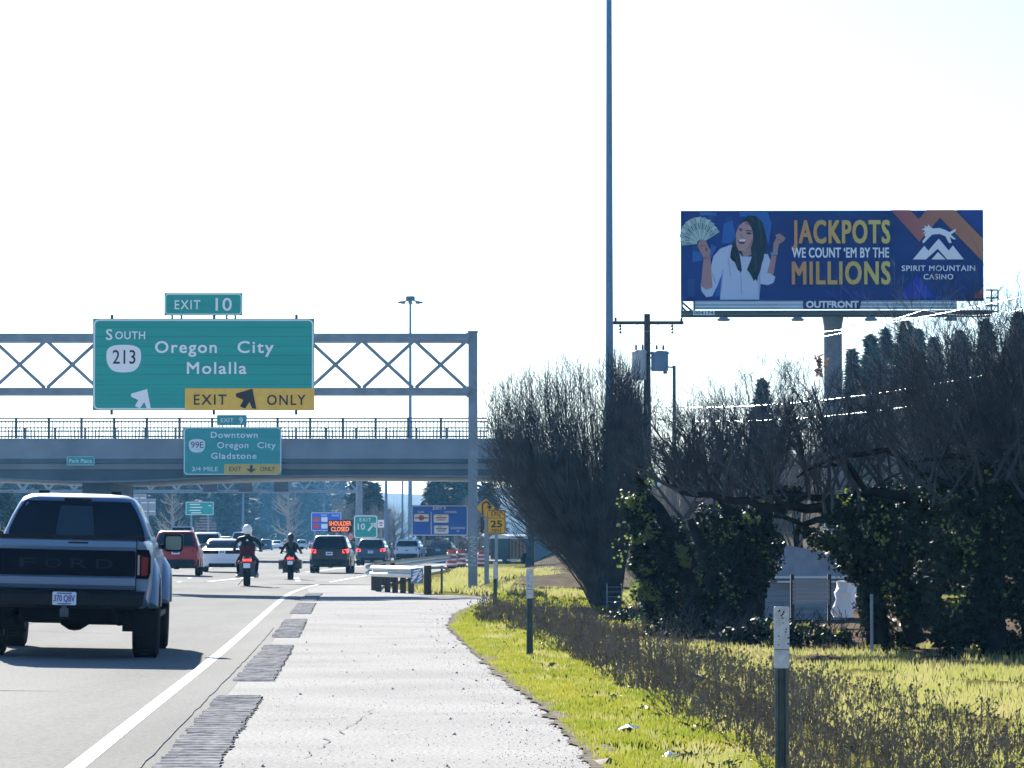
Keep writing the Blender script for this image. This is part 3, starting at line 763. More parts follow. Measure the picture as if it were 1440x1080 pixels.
# curve sign behind
CD = 120.0
c = P(683, 714, CD); t = thing('curve_warning_sign', 'yellow diamond u-turn arrow sign behind the exit 25 sign', 'sign', (c.x, CD, 0)); k = S(CD)
r_ = 13.2/k; cz = c.z
mb = MB(); mb.prism([(0,cz-r_),(r_,cz),(0,cz+r_),(-r_,cz)], 0, .03); mb.build('panel', M['warn_yellow'], t)
mb = MB(); pts = [(-.10, cz-.22)]+[(-.0+ .12*math.cos(R(180-18*i))+.01, cz+.06+.13*math.sin(R(180-18*i))) for i in range(11)]
mb.tube([(p[0], -.012, p[1]) for p in pts], .028, 5); mb.prism([(.04, cz+.06),(.22, cz+.06),(.13, cz-.08)], -.03, -.002); mb.build('legend', M['sign_black'], t)
mb = MB(); mb.box((0,.07,cz/2), (.09,.09,cz)); mb.build('post', M['galv'], t)
ct = thing('chevron_sign', 'yellow and black chevron board half hidden behind the exit 25 sign', 'sign', (P(682.5,738,CD+2).x, CD+2, 0))
cz = P(682, 738, CD+2).z; k = S(CD+2)
mb = MB(); mb.box((.08,.02,cz), (20/k,.03,22/k)); mb.build('panel', M['sign_black'], ct)
mb = MB(); mb.prism([(-6/k+.08,cz+9.5/k),(-1/k+.08,cz+9.5/k),(3.5/k+.08,cz),(-1/k+.08,cz-9.5/k),(-6/k+.08,cz-9.5/k),(-2.5/k+.08,cz)], -.004, .004); mb.build('chevron', M['warn_yellow'], ct)
mb = MB(); mb.box((.08,.08,cz/2), (.09,.09,cz)); mb.build('post', M['galv'], ct)
# red-orange works sign beyond the blue car
for (px, py, d, lb) in ((517.5,753.5,345,'orange diamond roadworks sign above the blue car roof'),(493,755,352,'faded pink roadworks sign above the black suv roof edge')):
    p = P(px, py, d); t = thing('roadworks_sign', lb, 'sign', (p.x, d, 0)); k = S(d); r_ = (8.2 if d == 345 else 5.5)/k
    mb = MB(); mb.prism([(0,p.z-r_),(r_,p.z),(0,p.z+r_),(-r_,p.z)], 0, .04); mb.build('panel', mat('works_orange', (.85,.10,.04), .5) if d == 345 else mat('works_pink', (.65,.28,.26), .5), t)
    mb = MB(); mb.text('ROAD', 0, p.z+.06, .14, y=-.006); mb.text('WORK', 0, p.z-.14, .14, y=-.006); mb.build('legend', M['sign_black'] if d == 345 else M['sign_red'], t)
    mb = MB(); mb.box((0,.06,(p.z-r_)/2), (.08,.08,p.z-r_)); mb.build('stand', M['steel_dark'], t)

# ------------------------------------------------------------------ barrels, guardrail, delineators
def barrel(label, loc):
    t = thing('traffic_barrel', label, 'barrel', loc, 0, 'striped construction barrels along the ramp')
    prof = [(0,0),(.34,0),(.34,.10),(.29,.11),(.29,.34),(.27,.36),(.27,.60),(.25,.62),(.25,.84),(.22,.86),(.22,1.0),(0,1.0)]
    mb = MB(); mb.lathe([p for p in prof if True], (0,0,0), 'z', 18); mb.build('drum', M['barrel_red'], t, smooth=35)
    for (z0, z1, r_) in ((.18,.28,.294),(.43,.53,.274),(.68,.78,.254)):
        mb = MB(); mb.lathe([(r_,z0),(r_,z1)], (0,0,0), 'z', 18); mb.build('reflective_band', M['sign_white'], t, smooth=180)
    mb = MB(); mb.tube([(-.08,0,1.0),(-.08,0,1.1),(.08,0,1.1),(.08,0,1.0)], .018, 6); mb.build('handle', M['plastic'], t)
    mb = MB(); mb.lathe([(0,0),(.42,0),(.40,.08),(.345,.09)], (0,0,.002), 'z', 18); mb.build('base_ring', M['rubber'], t, smooth=35)
    return t
b0 = barrel('striped orange barrel beside the dark sedan, nearest of the barrels', (P(635,790,190).x, 190, .0))
dup(b0, (P(648,790,200).x, 200, 0), 0, 'striped orange barrel just left of the gantry post')
dup(b0, (P(677,790,205).x, 205, 0), 0, 'striped orange barrel just right of the gantry post', scale=(.9,.9,.9))
dup(b0, (P(714,787,222).x, 222, .1), 0, 'striped barrel at the foot of the green trailer', scale=(.8,.8,.8))
for (px, d, lb) in ((399,640,'far striped barrel left of the second rider'),(414,655,'far striped barrel just above the second rider'),(437,630,'far striped barrel left of the black suv')):
    dup(b0, (P(px,770,d).x, d, 0), 0, lb, scale=(1.3,1.3,1.5))
p = P(461, 757, 335); t = thing('tubular_marker', 'orange and white upright marker behind the black suv roof', 'traffic marker', (p.x, 335, 0))
mb = MB(); mb.lathe([(0,0),(.2,0),(.2,.06),(.09,.08),(.08,2.1),(0,2.1)], (0,0,0), 'z', 10); mb.build('tube', M['orange'], t)
for z in (1.0, 1.5, 1.9):
    mb = MB(); mb.lathe([(.093,z),(.093,z+.22)], (0,0,0), 'z', 10); mb.build('white_band', M['sign_white'], t)

def wbeam(mb, pts, z=.69):
    prof = [(.0,-.16),(.03,-.15),(.075,-.10),(.075,-.055),(.0,-.012),(.0,.012),(.075,.055),(.075,.10),(.03,.15),(.0,.16)]
    rows = []
    for i, (x, y) in enumerate(pts):
        a = Vector(pts[min(i+1,len(pts)-1)])-Vector(pts[max(i-1,0)]); n = Vector((-a.y, a.x)).normalized()
        if n.y > 0 and abs(n.y) > abs(n.x): n = -n
        elif abs(n.x) >= abs(n.y) and n.x > 0: n = -n
        rows.append([(x+n.x*q[0], y+n.y*q[0], z+q[1]) for q in prof])
    m = len(prof); vs = [p for r in rows for p in r]; fs = []
    for i in range(len(rows)-1):
        for j in range(m-1): fs.append((i*m+j, i*m+j+1, (i+1)*m+j+1, (i+1)*m+j))
    mb.add(vs, fs)
t = thing('guardrail', 'steel guardrail end with striped marker and dark end post by the pavement', 'guardrail', (0,0,0))
rp = [(-2.62,98.4),(-3.0,99.4),(-3.5,101),(-4.05,103.2)]
mb = MB(); wbeam(mb, rp, .60); mb.build('end_rail', mat('guardrail_zinc', (.38,.41,.44), .4, .3, var=.1), t)
rp2 = [(E(d)+2.05, d) for d in (106,112,118,126,140,160,180,200,220)]
mb = MB(); wbeam(mb, rp2, .60); mb.build('rail', bpy.data.materials['guardrail_zinc'], t)
for (x, y) in rp[1:]+[(-3.25,100.2),(-3.75,102.1)]+rp2[:4]:
    mb = MB(); mb.box((x+.18, y+.1, .35), (.16,.18,.70)); mb.build('timber_post', M['wood_pole'], t)
mb = MB(); mb.box((-2.32,97.9,.39), (.20,.24,.80)); mb.build('end_post', M['wood_pole'], t)
mb = MB(); mb.prism(rrect(-2.78,.30,-2.44,.72,.02), 97.74, 97.76); em = mb.build('end_marker', M['xf_blue'], t)
mb = MB()
for i in range(4): mb.bar((-2.76+.02*i, 97.735, .36+.09*i), (-2.62+.04*i, 97.735, .50+.06*i), .006,.035)
for i in range(3): mb.bar((-2.60+.03*i, 97.735, .34+.10*i), (-2.47, 97.735, .46+.08*i), .006,.035)
mb.build('marker_stripe', M['sign_white'], em)
mb = MB(); mb.tube([(-2.3,97.9,.72),(-1.9,98.2,.735),(-1.75,98.3,.69)], .035, 6); mb.build('anchor_cable', M['galv'], t)
mb = MB(); mb.tube([(-1.95,98.8,0),(-1.95,98.8,.78)], .03, 6); mb.build('anchor_stake', M['steel_dark'], t)

def delineator(px, py, d, label, ylow=True):
    p = P(px, py, d); z = gz(p.x, d); hgt = p.z-z
    t = thing('delineator_post', label, 'marker post', (p.x, d, z), 0, 'roadside marker posts along the verge')
    wv = .042
    mb = MB()                                             # flanged steel channel
    prof = [(-wv,0),(-wv*.55,0),(-wv*.40,.03),(wv*.40,.03),(wv*.55,0),(wv,0),(wv,.006),(wv*.62,.006),(wv*.46,.037),(-wv*.46,.037),(-wv*.62,.006),(-wv,.006)]
    n = len(prof); vs = [(q[0],q[1],-.05) for q in prof]+[(q[0],q[1],hgt*.98) for q in prof]
    mb.add(vs, [(i,(i+1)%n,n+(i+1)%n,n+i) for i in range(n)]+[tuple(range(n,2*n))]); mb.build('channel_post', mat('green_steel', (.07,.10,.10), .6, .2, var=.25, scale=8) if 'green_steel' not in bpy.data.materials else bpy.data.materials['green_steel'], t, recalc=True)
    mb = MB(); mb.prism(rrect(-.047, hgt-.375, .047, hgt, .012), -.008, -.001); pn = mb.build('reflector_plate', mat('weathered_white', (.60,.62,.65), .55, col2=(.42,.43,.45), scale=22) if 'weathered_white' not in bpy.data.materials else bpy.data.materials['weathered_white'], t)
    mb = MB(); mb.box((0,-.0095,hgt-.262), (.094,.003,.004)); mb.build('plate_seam', M['steel_dark'], pn)
    rs = random.Random(int(d))
    mb = MB()
    for i in range(16):
        x, zz, q = rs.uniform(-.03,.04), hgt-rs.uniform(.02,.25), rs.uniform(.002,.006)
        mb.prism([(x-q,zz-q),(x+q*1.6,zz-q*.6),(x+q,zz+q),(x-q*.7,zz+q*.8)], -.0095, -.0075)
    mb.build('scuff_mark', M['sign_black'], pn)
    return t
delineator(1099, 853, 21.7, 'nearest marker post with scuffed white top, in the bottom right grass')
delineator(745, 800, 45.3, 'dark marker post with white top at the grass edge, middle of the row')
delineator(696.5, 790, 79, 'farthest thin marker post with white top below the exit 25 sign')

# ------------------------------------------------------------------ vehicles
def tabf(t):
    return lambda y: lerp_tab(t, y) if t[0][0] < y < t[-1][0] else (t[0][1] if y <= t[0][0] else t[-1][1])
def body_loft(mb, L, zt, wf, zb0, axles, Ra, zc, y0=0.0, dense=26):
    ys = set(frange(y0, L, dense))
    for a in axles:
        for k in range(13): ys.add(a+Ra*math.cos(math.pi*k/12)*.995)
        ys.add(a-Ra*1.01); ys.add(a+Ra*1.01)
    ys = sorted(y for y in ys if y0 <= y <= L)
    def zb(y):
        for a in axles:
            if abs(y-a) < Ra: return max(zb0, zc+math.sqrt(Ra*Ra-(y-a)**2))
        return zb0 + (.10*max(0, (.35-y)/.35) if y < .35 else 0) + (.08*max(0, (y-L+.3)/.3))
    rings = []
    for y in ys:
        b, t, w = zb(y), zt(y), wf(y); h = t-b
        half = [(w*.90,b),(w*.975,b+.05*h),(w*1.0,b+.30*h),(w*1.0,b+.55*h),(w*.985,b+.74*h),(w*.965,b+.88*h),(w*.925,t-.03*min(1,h)),(w*.85,t)]
        ring = [Vector((-p[0],y,p[1])) for p in half]+[Vector((0,y,t+.015))]+[Vector((p[0],y,p[1])) for p in half[::-1]]
        rings.append(ring)
    mb.rings(rings)
class Cabin:
    """stack of rounded rectangles: (z, half width, y rear, y front, corner radius)"""
    def __init__(s, lv): s.lv = lv
    def at(s, z):
        lv = s.lv
        if z <= lv[0][0]: return lv[0][1:]
        for i in range(len(lv)-1):
            if lv[i][0] <= z <= lv[i+1][0]:
                t = (z-lv[i][0])/(lv[i+1][0]-lv[i][0]); return tuple(lv[i][k]+(lv[i+1][k]-lv[i][k])*t for k in range(1,5))
        return lv[-1][1:]
    def loft(s, mb):
        rings = []
        for (z, w, a, b, r) in s.lv:
            pts = []
            for (cx, cy, a0) in ((w-r,a+r,-90),(w-r,b-r,0),(-w+r,b-r,90),(-w+r,a+r,180)):
                for k in range(6):
                    an = R(a0+90*k/5); pts.append(Vector((cx+r*math.cos(an), cy+r*math.sin(an), z)))
            rings.append(pts)
        mb.rings(rings)
    def rear(s, mb, u, z0, z1, off=.008, front=False, uc=0.0, rz=.12):
        zs = frange(z0, z1, 4); vs = []; fs = []; NU = 14; us = frange(-1, 1, NU)
        for k, z in enumerate(zs):
            w, a, b, r = s.at(z); t = k/4
            for q in us:
                e = rz*(abs(q)**6)*(1 if t in (0, 1) else 0)
                x = (uc+q*u*(1-(.03 if t in (0,1) else 0)))*(w-r*.10)
                ex = max(0, abs(x)-(w-r)); dy = r-math.sqrt(max(0, r*r-ex*ex))
                vs.append((x, (b+off-dy) if front else (a-off+dy), z))
        for i in range(4):
            for j in range(NU): f = (i*(NU+1)+j, i*(NU+1)+j+1, (i+1)*(NU+1)+j+1, (i+1)*(NU+1)+j); fs.append(f[::-1] if front else f)
        mb.add(vs, fs)
    def side(s, mb, sx, ya0, ya1, yb0, yb1, z0, z1, off=.007):
        vs = []
        for (y, z) in ((ya0,z0),(ya1,z0),(yb1,z1),(yb0,z1)):
            w = s.at(z)[0]; vs.append((sx*(w+off), y, z))
        mb.add(vs, [(0,1,2,3) if sx > 0 else (3,2,1,0)])
def wheel(parent, x, y, r, wd, rimm='rim', n=22, name='wheel'):
    o = bpy.data.objects.new(name, None); COL.objects.link(o); o.parent = parent; o.location = (x, y, r); o.empty_display_size = .1
    sx = 1 if x > 0 else -1; h = wd/2
    mb = MB(); mb.lathe([(r*.60,-h*.9),(r*.90,-h),(r*.975,-h*.86),(r,-h*.6),(r*.992,-h*.2),(r*.992,h*.2),(r,h*.6),(r*.975,h*.86),(r*.90,h),(r*.60,h*.9)], (0,0,0), 'x', n)
    for i in range(n*2):
        a = math.pi*i/n; mb.box((0, (r-.002)*math.cos(a), (r-.002)*math.sin(a)), (wd*.84,.02,.012), (a-math.pi/2,0,0))
    mb.build('tyre', M['rubber'], o, smooth=40, recalc=False)
    mb = MB(); mb.lathe([(0,sx*h*.55),(r*.18,sx*h*.6),(r*.22,sx*h*.35),(r*.54,sx*h*.45),(r*.62,sx*h*.88),(r*.61,-sx*h*.8),(0,-sx*h*.7)], (0,0,0), 'x', n)
    for i in range(5):
        a = 2*math.pi*i/5; mb.box((sx*h*.6, r*.38*math.cos(a), r*.38*math.sin(a)), (.03,r*.42,r*.12), (a,0,0))
    mb.build('rim', M[rimm], o, smooth=40)
    return o
def mirror_part(t, x, y, z, w, h, m, arm=.08):
    sx = 1 if x > 0 else -1
    mb = MB(); mb.prism(rrect(-w/2,-h/2,w/2,h/2,min(w,h)*.17), -.05, .07); 
    mb.v = [(x+a, y+b, z+c) for (a,b,c) in mb.v]; mb.box((x-sx*(w/2+arm/2), y+.02, z-h*.25), (arm+.04,.05,.05))
    o = mb.build('mirror', m, t); g = MB(); g.prism(rrect(x-w*.40,z-h*.38,x+w*.40,z+h*.38,min(w,h)*.13), y-.056, y-.05); g.build('mirror_glass', M['mirror_glass'], o)
def car(name, label, cat, loc, rz, pm, L, W, zbelt, ztop, kind='suv', lit=False, rail=False, plate=True, dark_bumper=False, plateup=True, group=None, blacktrim=None, wide_lamp=False, lean=None):
    t = thing(name, label, cat, loc, rz, group); hw = W/2; pmat = M[pm]
    r = .35 if kind == 'suv' else .32; ax = (.95, L-.95); zb0 = .30 if kind == 'suv' else .24
    if kind == 'suv':
        zt = tabf([(0,zbelt-.03),(.12,zbelt),(L*.60,zbelt),(L*.72,zbelt-.06),(L*.93,zbelt-.16),(L,zbelt-.40)])
        cab = Cabin([(zbelt-.06,hw*.93,.10,L*.73,.16),(zbelt,hw*.915,.14,L*.71,.16),(zbelt+(ztop-zbelt)*.45,hw*.83,.30,L*.62,.17),(ztop-.09,hw*.735,.46,L*.54,.18),(ztop-.03,hw*.68,.50,L*.52,.18),(ztop,hw*.55,.72,L*.49,.18)])
    else:
        zt = tabf([(0,zbelt-.06),(.10,zbelt+.0),(.9,zbelt+.03),(L*.66,zbelt),(L*.72,zbelt-.03),(L*.93,zbelt-.14),(L,zbelt-.32)])
        cab = Cabin([(zbelt-.05,hw*.90,.62,L*.73,.14),(zbelt+.02,hw*.885,.80,L*.70,.15),(zbelt+(ztop-zbelt)*.5,hw*.79,1.16,L*.60,.17),(ztop-.08,hw*.70,1.46,L*.53,.18),(ztop-.025,hw*.63,1.55,L*.51,.18),(ztop,hw*.48,1.75,L*.48,.17)])
    wf = tabf([(0,hw*.86),(.10,hw*.93),(.35,hw*.975),(1.0,hw),(L-1.0,hw),(L-.35,hw*.95),(L-.1,hw*.86),(L,hw*.72)])
    mb = MB(); body_loft(mb, L, zt, wf, zb0, ax, r+.07, r); cab.loft(mb); mb.build('body', pmat, t, smooth=38)
    mb = MB(); mb.box((0, L/2, zb0+.10), (W*.80, L*.90, .22)); mb.box((0,.95,r+.02),(W*.70,.14,.12)); mb.lathe([(.0,-.12),(.1,-.1),(.1,.1),(0,.12)], (0,.95,r), 'x', 8); mb.build('underbody', M['under'], t)
    zr0 = zbelt+.05 if kind == 'suv' else zbelt+.06; zr1 = ztop-.10
    mb = MB(); cab.rear(mb, .92, zr0, zr1); mb.build('rear_window', M['glass'], t)
    mb = MB(); cab.rear(mb, .92, zr0, zr1, front=True); mb.build('windshield', M['glass'], t)
    wr, a0, b0, rr = cab.at(zr0); wr, a1, b1, rr = cab.at(zr1-.02)
    for sx in (-1, 1):
        mb = MB(); m0 = (a0+b0)/2
        cab.side(mb, sx, a0+.35, m0-.05, a1+.28, m0-.05, zr0, zr1-.02); cab.side(mb, sx, m0+.05, b0-.28, m0+.05, b1-.22, zr0, zr1-.02); mb.build('side_window', M['glass'], t)
    lampm = M['tail_on'] if lit else M['tail']
    zl = zbelt-.10 if kind == 'suv' else zbelt-.12; lw = .40 if wide_lamp else .24; lh = .16 if kind == 'suv' else .13
    for sx in (-1, 1):
        mb = MB(); x1 = hw*.90
        mb.add([(sx*(x1-lw),-.014,zl-lh/2),(sx*x1,.012,zl-lh/2),(sx*(x1+.035),.20,zl-lh*.35),(sx*(x1+.03),.20,zl+lh*.7),(sx*x1,.04,zl+lh*.7),(sx*(x1-lw),.0,zl+lh/2)], [(0,1,4,5),(1,2,3,4)] if sx > 0 else [(5,4,1,0),(4,3,2,1)]); mb.build('tail_lamp', lampm, t)
    bm_ = M['plastic'] if dark_bumper else pmat
    mb = MB(); zc = zb0+.22; rings = []
    for x in frange(-1, 1, 10):
        yy = -.09+.16*abs(x)**3; rings.append([Vector((x*hw*.95, yy+.02, zc-.14)), Vector((x*hw*.95, yy-.02, zc)), Vector((x*hw*.95, yy+.02, zc+.12)), Vector((x*hw*.95, .2, zc+.12)), Vector((x*hw*.95, .2, zc-.14))])
    mb.rings(rings); mb.build('bumper', bm_, t, recalc=True, smooth=50)
    mb = MB(); mb.box((0,-.075,zb0+.10), (W*.62,.06,.14)); mb.build('diffuser', M['plastic'], t)
    if plate:
        zp = zbelt-.20 if plateup else zb0+.26; yp = -.02 if plateup else -.115
        if kind == 'sedan': zp = zl
        mb = MB(); mb.prism(rrect(-.155,zp-.078,.155,zp+.078,.02), yp-.012, yp); pp = mb.build('licence_plate', M['plate'], t)
        g = MB(); g.box((0,yp-.014,zp), (.22,.003,.06)); g.build('plate_characters', M['plate_blue'], pp)
    if blacktrim:
        mb = MB(); mb.prism(rrect(-hw*.86,blacktrim[0],hw*.86,blacktrim[1],.04), -.009, .02); mb.build('rear_panel', M['gloss_black'], t)
    for sx in (-1, 1):
        for a in ax: wheel(t, sx*(hw-.12), a, r, .22)
        mirror_part(t, sx*(hw+.10), L*.64, zbelt+.10, .20, .15, pmat if kind == 'sedan' else M['plastic'], .06)
        if rail:
            mb = MB(); wq = cab.at(ztop-.03)[0]; mb.tube([(sx*wq*.95,.75,ztop-.02),(sx*wq*.95,.85,ztop+.05),(sx*wq*.95,L*.50,ztop+.05),(sx*wq*.95,L*.53,ztop-.03)], .018, 6); mb.build('roof_rail', M['chrome'] if pm != 'p_black' else M['plastic'], t)
    return t
def GR(px, d, y=770): 
    x = P(px, y, d).x; return (x, d, crown(x, d))

# ---- big pickup
tx = P(90, 800, 42.85).x
t = thing('pickup_truck', 'big silver blue pickup with black tailgate band filling the left edge', 'pickup truck', (tx, 42.85, crown(tx, 43.5)), .066)
t.rotation_euler = (0, .022, .066); t.location.z -= .0
mb = MB()
body_loft(mb, 5.75, tabf([(0,1.44),(.2,1.46),(4.2,1.45),(4.5,1.41),(5.4,1.34),(5.75,1.15)]), tabf([(0,.975),(.06,1.0),(.5,1.02),(4.9,1.02),(5.5,.98),(5.75,.85)]), .62, (1.15, 4.84), .56, .45, .04, 34)
cab = Cabin([(1.38,.955,2.00,4.15,.16),(1.46,.94,2.03,4.05,.16),(1.72,.835,2.12,3.75,.17),(1.90,.745,2.20,3.48,.16),(1.965,.70,2.26,3.38,.16),(2.01,.60,2.42,3.25,.16),(2.025,.45,2.6,3.1,.15)])
cab.loft(mb); body_o = mb.build('body', M['p_truck'], t, smooth=36)
mb = MB(); mb.box((0,1.02,1.478), (1.86,1.86,.03)); mb.box((0,.02,1.468), (1.70,.10,.045)); mb.build('bed_cover', M['plastic'], t)
# tailgate
mb = MB()
mb.add([(x,y,z) for x in (-.835,.835) for (y,z) in ((-.005,1.455),(-.040,1.43),(-.045,1.36),(-.022,1.318),(-.022,1.005),(-.055,.985),(-.05,.90),(-.01,.845),(.06,.845),(.06,1.455))],
       [(i,(i+1)%10,10+(i+1)%10,10+i) for i in range(10)]+[tuple(range(10))[::-1],tuple(range(10,20))]); tg = mb.build('tailgate', M['p_truck'], t, recalc=True, smooth=25)
mb = MB(); mb.prism(rrect(-.832,1.008,.832,1.316,.02), -.034, -.02); mb.build('tailgate_band', M['gloss_black'], tg)
mb = MB()
for ch, x in zip('FORD', (-.46,-.155,.155,.46)): mb.text(ch, x, 1.155, .115, w=.20, y=-.036, bold=.0, ext=.004)
mb.build('tailgate_lettering', mat('embossed_black', (.007,.011,.024), .5, spec=.2), tg)
mb = MB()
for sx in (-1,1): mb.box((sx*.840,-.012,1.15),(.008,.03,.60))
mb.box((0,-.02,.842),(1.7,.05,.012)); mb.build('panel_gap', M['under'], tg)
mb = MB(); mb.prism(rrect(.02,1.395,.26,1.415,.008), -.047, -.04); mb.build('handle', M['plastic'], tg)
for sx in (-1, 1):
    mb = MB(); mb.prism([(sx*.845,.985),(sx*.99,.985),(sx*1.012,1.06),(sx*1.012,1.25),(sx*.985,1.335),(sx*.845,1.335)], -.022, .10); la = mb.build('tail_lamp', M['gloss_black'], t)
    mb = MB(); mb.prism([(sx*.905,1.02),(sx*.975,1.03),(sx*.985,1.24),(sx*.905,1.255)], -.030, -.02); mb.build('red_lens', M['tail'], la)
    mb = MB(); mb.prism([(sx*.858,1.03),(sx*.882,1.03),(sx*.882,1.27),(sx*.858,1.27)], -.030, -.02); mb.build('clear_lens', mat('clear_lens', (.35,.25,.25), .2), la)
    # fender flares
    for (a, nm, xo) in ((1.15,'rear',1.095),(4.84,'front',1.12)):
        prof = []; rings = []
        for k in range(17):
            an = math.pi*(.10+.80*k/16); c, s = math.cos(an), math.sin(an)
            rings.append([Vector((sx*p[0], a+c*p[1], .45+s*p[1]*1.0)) for p in ((.97,.545),(xo,.555),(xo+.005,.60),(xo-.02,.67),(1.03,.78),(.97,.80))])
        mb = MB(); mb.rings(rings); mb.build('fender_flare', M['p_truck'], t, recalc=True, smooth=50)
    for a in (1.15, 4.84): wheel(t, sx*.94, a, .465, .315, 'rim_dark', 26)
    mirror_part(t, sx*1.17, 3.9, 1.42, .25, .23, M['plastic'], .12)
    mb = MB(); mb.box((sx*1.0,3.0,.52), (.16,2.3,.06)); mb.build('running_board', M['plastic'], t)
    mb = MB(); cab.side(mb, sx, 2.42, 3.10, 2.50, 3.10, 1.50, 1.88); cab.side(mb, sx, 3.16, 3.78, 3.16, 3.38, 1.50, 1.88); mb.build('side_window', M['glass'], t)
mb = MB(); cab.rear(mb, .955, 1.44, 1.925, .018); rw = mb.build('rear_window', M['glass'], t)
mb = MB(); cab.rear(mb, .27, 1.48, 1.865, .024, uc=-.02); mb.build('sliding_pane', mat('pane_glass', (.022,.04,.055), .08, spec=.6), rw)
mb = MB(); cab.rear(mb, .93, 1.47, 1.93, .01, front=True); mb.build('windshield', M['glass'], t)
mb = MB(); mb.prism(rrect(-.17,1.932,.17,1.962,.01), 2.195, 2.25); mb.build('centre_brake_lamp', M['plastic'], t)
for sx in (-.46,.46): 
    mb = MB(); mb.box((sx,2.75,2.035), (.13,.2,.05)); mb.build('roof_bracket', M['plastic'], t)
mb = MB(); mb.add([(x*q,y,z) for x in (-1,1) for (q,y,z) in ((.95,-.13,.82),(.95,-.17,.78),(.93,-.17,.66),(.84,-.10,.615),(.84,.15,.615),(.97,.15,.84))], [(i,(i+1)%6,6+(i+1)%6,6+i) for i in range(6)]+[tuple(range(6))[::-1],tuple(range(6,12))]); bp = mb.build('bumper', M['plastic'], t, recalc=True)
mb = MB(); mb.prism(rrect(-.142,.655,.142,.812,.015), -.184, -.172); pl = mb.build('licence_plate', M['plate'], t)
mb = MB(); mb.text('370 QBV', 0, .735, .075, w=.25, y=-.186, bold=.015); mb.box((0,-.186,.795), (.18,.003,.014)); mb.box((0,-.186,.670), (.16,.003,.012)); mb.build('plate_characters', M['plate_blue'], pl)
mb = MB(); mb.box((0,-.12,.565), (.10,.16,.10)); mb.tube([(0,-.17,.60),(0,-.17,.66)], .03, 8); mb.build('tow_hitch', M['chrome'] if False else M['steel_dark'], t)
mb = MB(); mb.box((0,1.4,.56), (1.1,2.8,.16)); mb.tube([(-.85,1.15,.46),(.85,1.15,.46)], .055, 8); mb.lathe([(0,-.21),(.09,-.17),(.155,-.07),(.165,.0),(.155,.07),(.09,.17),(0,.21)], (.06,1.12,.48), 'x', 14)
mb.box((-.3,.4,.52), (.5,.5,.14)); mb.box((.45,.5,.50), (.35,.7,.16)); mb.tube([(-.62,1.05,.4),(-.55,1.2,.9)], .04, 8); mb.tube([(.62,1.05,.4),(.55,1.2,.9)], .04, 8); mb.build('axle_and_frame', M['under'], t)
for x in (-.70,.70):
    mb = MB(); mb.tube([(x,.22,.50),(x,.5,.52),(x*.9,1.2,.56)], .05, 10); mb.build('exhaust_pipe', M['under'], t)
    mb = MB(); mb.box((x*1.16,.72,.50), (.30,.02,.34)); mb.build('mud_flap', M['rubber'], t)

# ---- cars
car('suv_car', 'red sport utility vehicle beside the pickup mirror', 'car', GR(247, 139), .06, 'p_red', 4.75, 1.93, 1.12, 1.76, 'suv', rail=True, dark_bumper=True)
car('sedan_car', 'white sedan with dark red lamp strip left of the red jacketed rider', 'car', GR(312, 158), .055, 'p_white', 4.9, 1.88, 1.03, 1.50, 'sedan', blacktrim=(.83,.97), wide_lamp=True, dark_bumper=False)
car('suv_car', 'black sport utility vehicle with lit brake lamps right of the riders', 'car', GR(463, 161), -.015, 'p_black', 4.6, 1.86, 1.10, 1.72, 'suv', lit=True, rail=False, dark_bumper=True)
car('suv_car', 'blue grey crossover car with lit brake lamps right of the black one', 'car', GR(521, 212), -.05, 'p_navy', 4.5, 1.84, 1.02, 1.60, 'suv', lit=True)
car('suv_car', 'white crossover car on the ramp behind the guardrail', 'car', GR(572, 236), -.07, 'p_white', 4.4, 1.86, 1.05, 1.58, 'suv', dark_bumper=True, plateup=True)
car('sedan_car', 'dark grey sedan on the ramp beside the barrels', 'car', GR(616, 240), -.11, 'p_grey', 4.7, 1.84, .98, 1.45, 'sedan')
car('suv_car', 'dark windowed white car far left, behind the white sedan', 'car', GR(291, 208), .055, 'p_white', 4.8, 1.95, 1.15, 1.86, 'suv', rail=True)
car('van', 'tall white van roof rising behind the red vehicle', 'van', GR(255, 252), .055, 'p_white', 5.6, 2.0, 1.35, 2.36, 'suv')
car('suv_car', 'far silver car half hidden right of the white roofed one', 'car', GR(313, 270), .055, 'p_silver', 4.6, 1.85, 1.10, 1.72, 'suv')
car('van', 'pale van mostly hidden behind the helmet of the red jacketed rider', 'van', GR(340, 290), .05, 'p_white', 5.2, 1.95, 1.3, 2.15, 'suv')
car('suv_car', 'distant blue grey hatchback right of the red jacketed rider', 'car', GR(374, 520), .05, 'p_navy', 4.5, 1.85, 1.1, 1.75, 'suv')
car('sedan_car', 'distant white car between the two riders', 'car', GR(389, 600), .05, 'p_white', 4.6, 1.85, 1.0, 1.6, 'sedan')
car('suv_car', 'distant silver car just right of the dark helmeted rider', 'car', GR(424, 590), .04, 'p_silver', 4.5, 1.85, 1.05, 1.7, 'suv')
car('sedan_car', 'tiny white car beyond the other distant white car', 'car', GR(383, 760), .04, 'p_white', 4.6, 1.85, 1.0, 1.6, 'sedan')

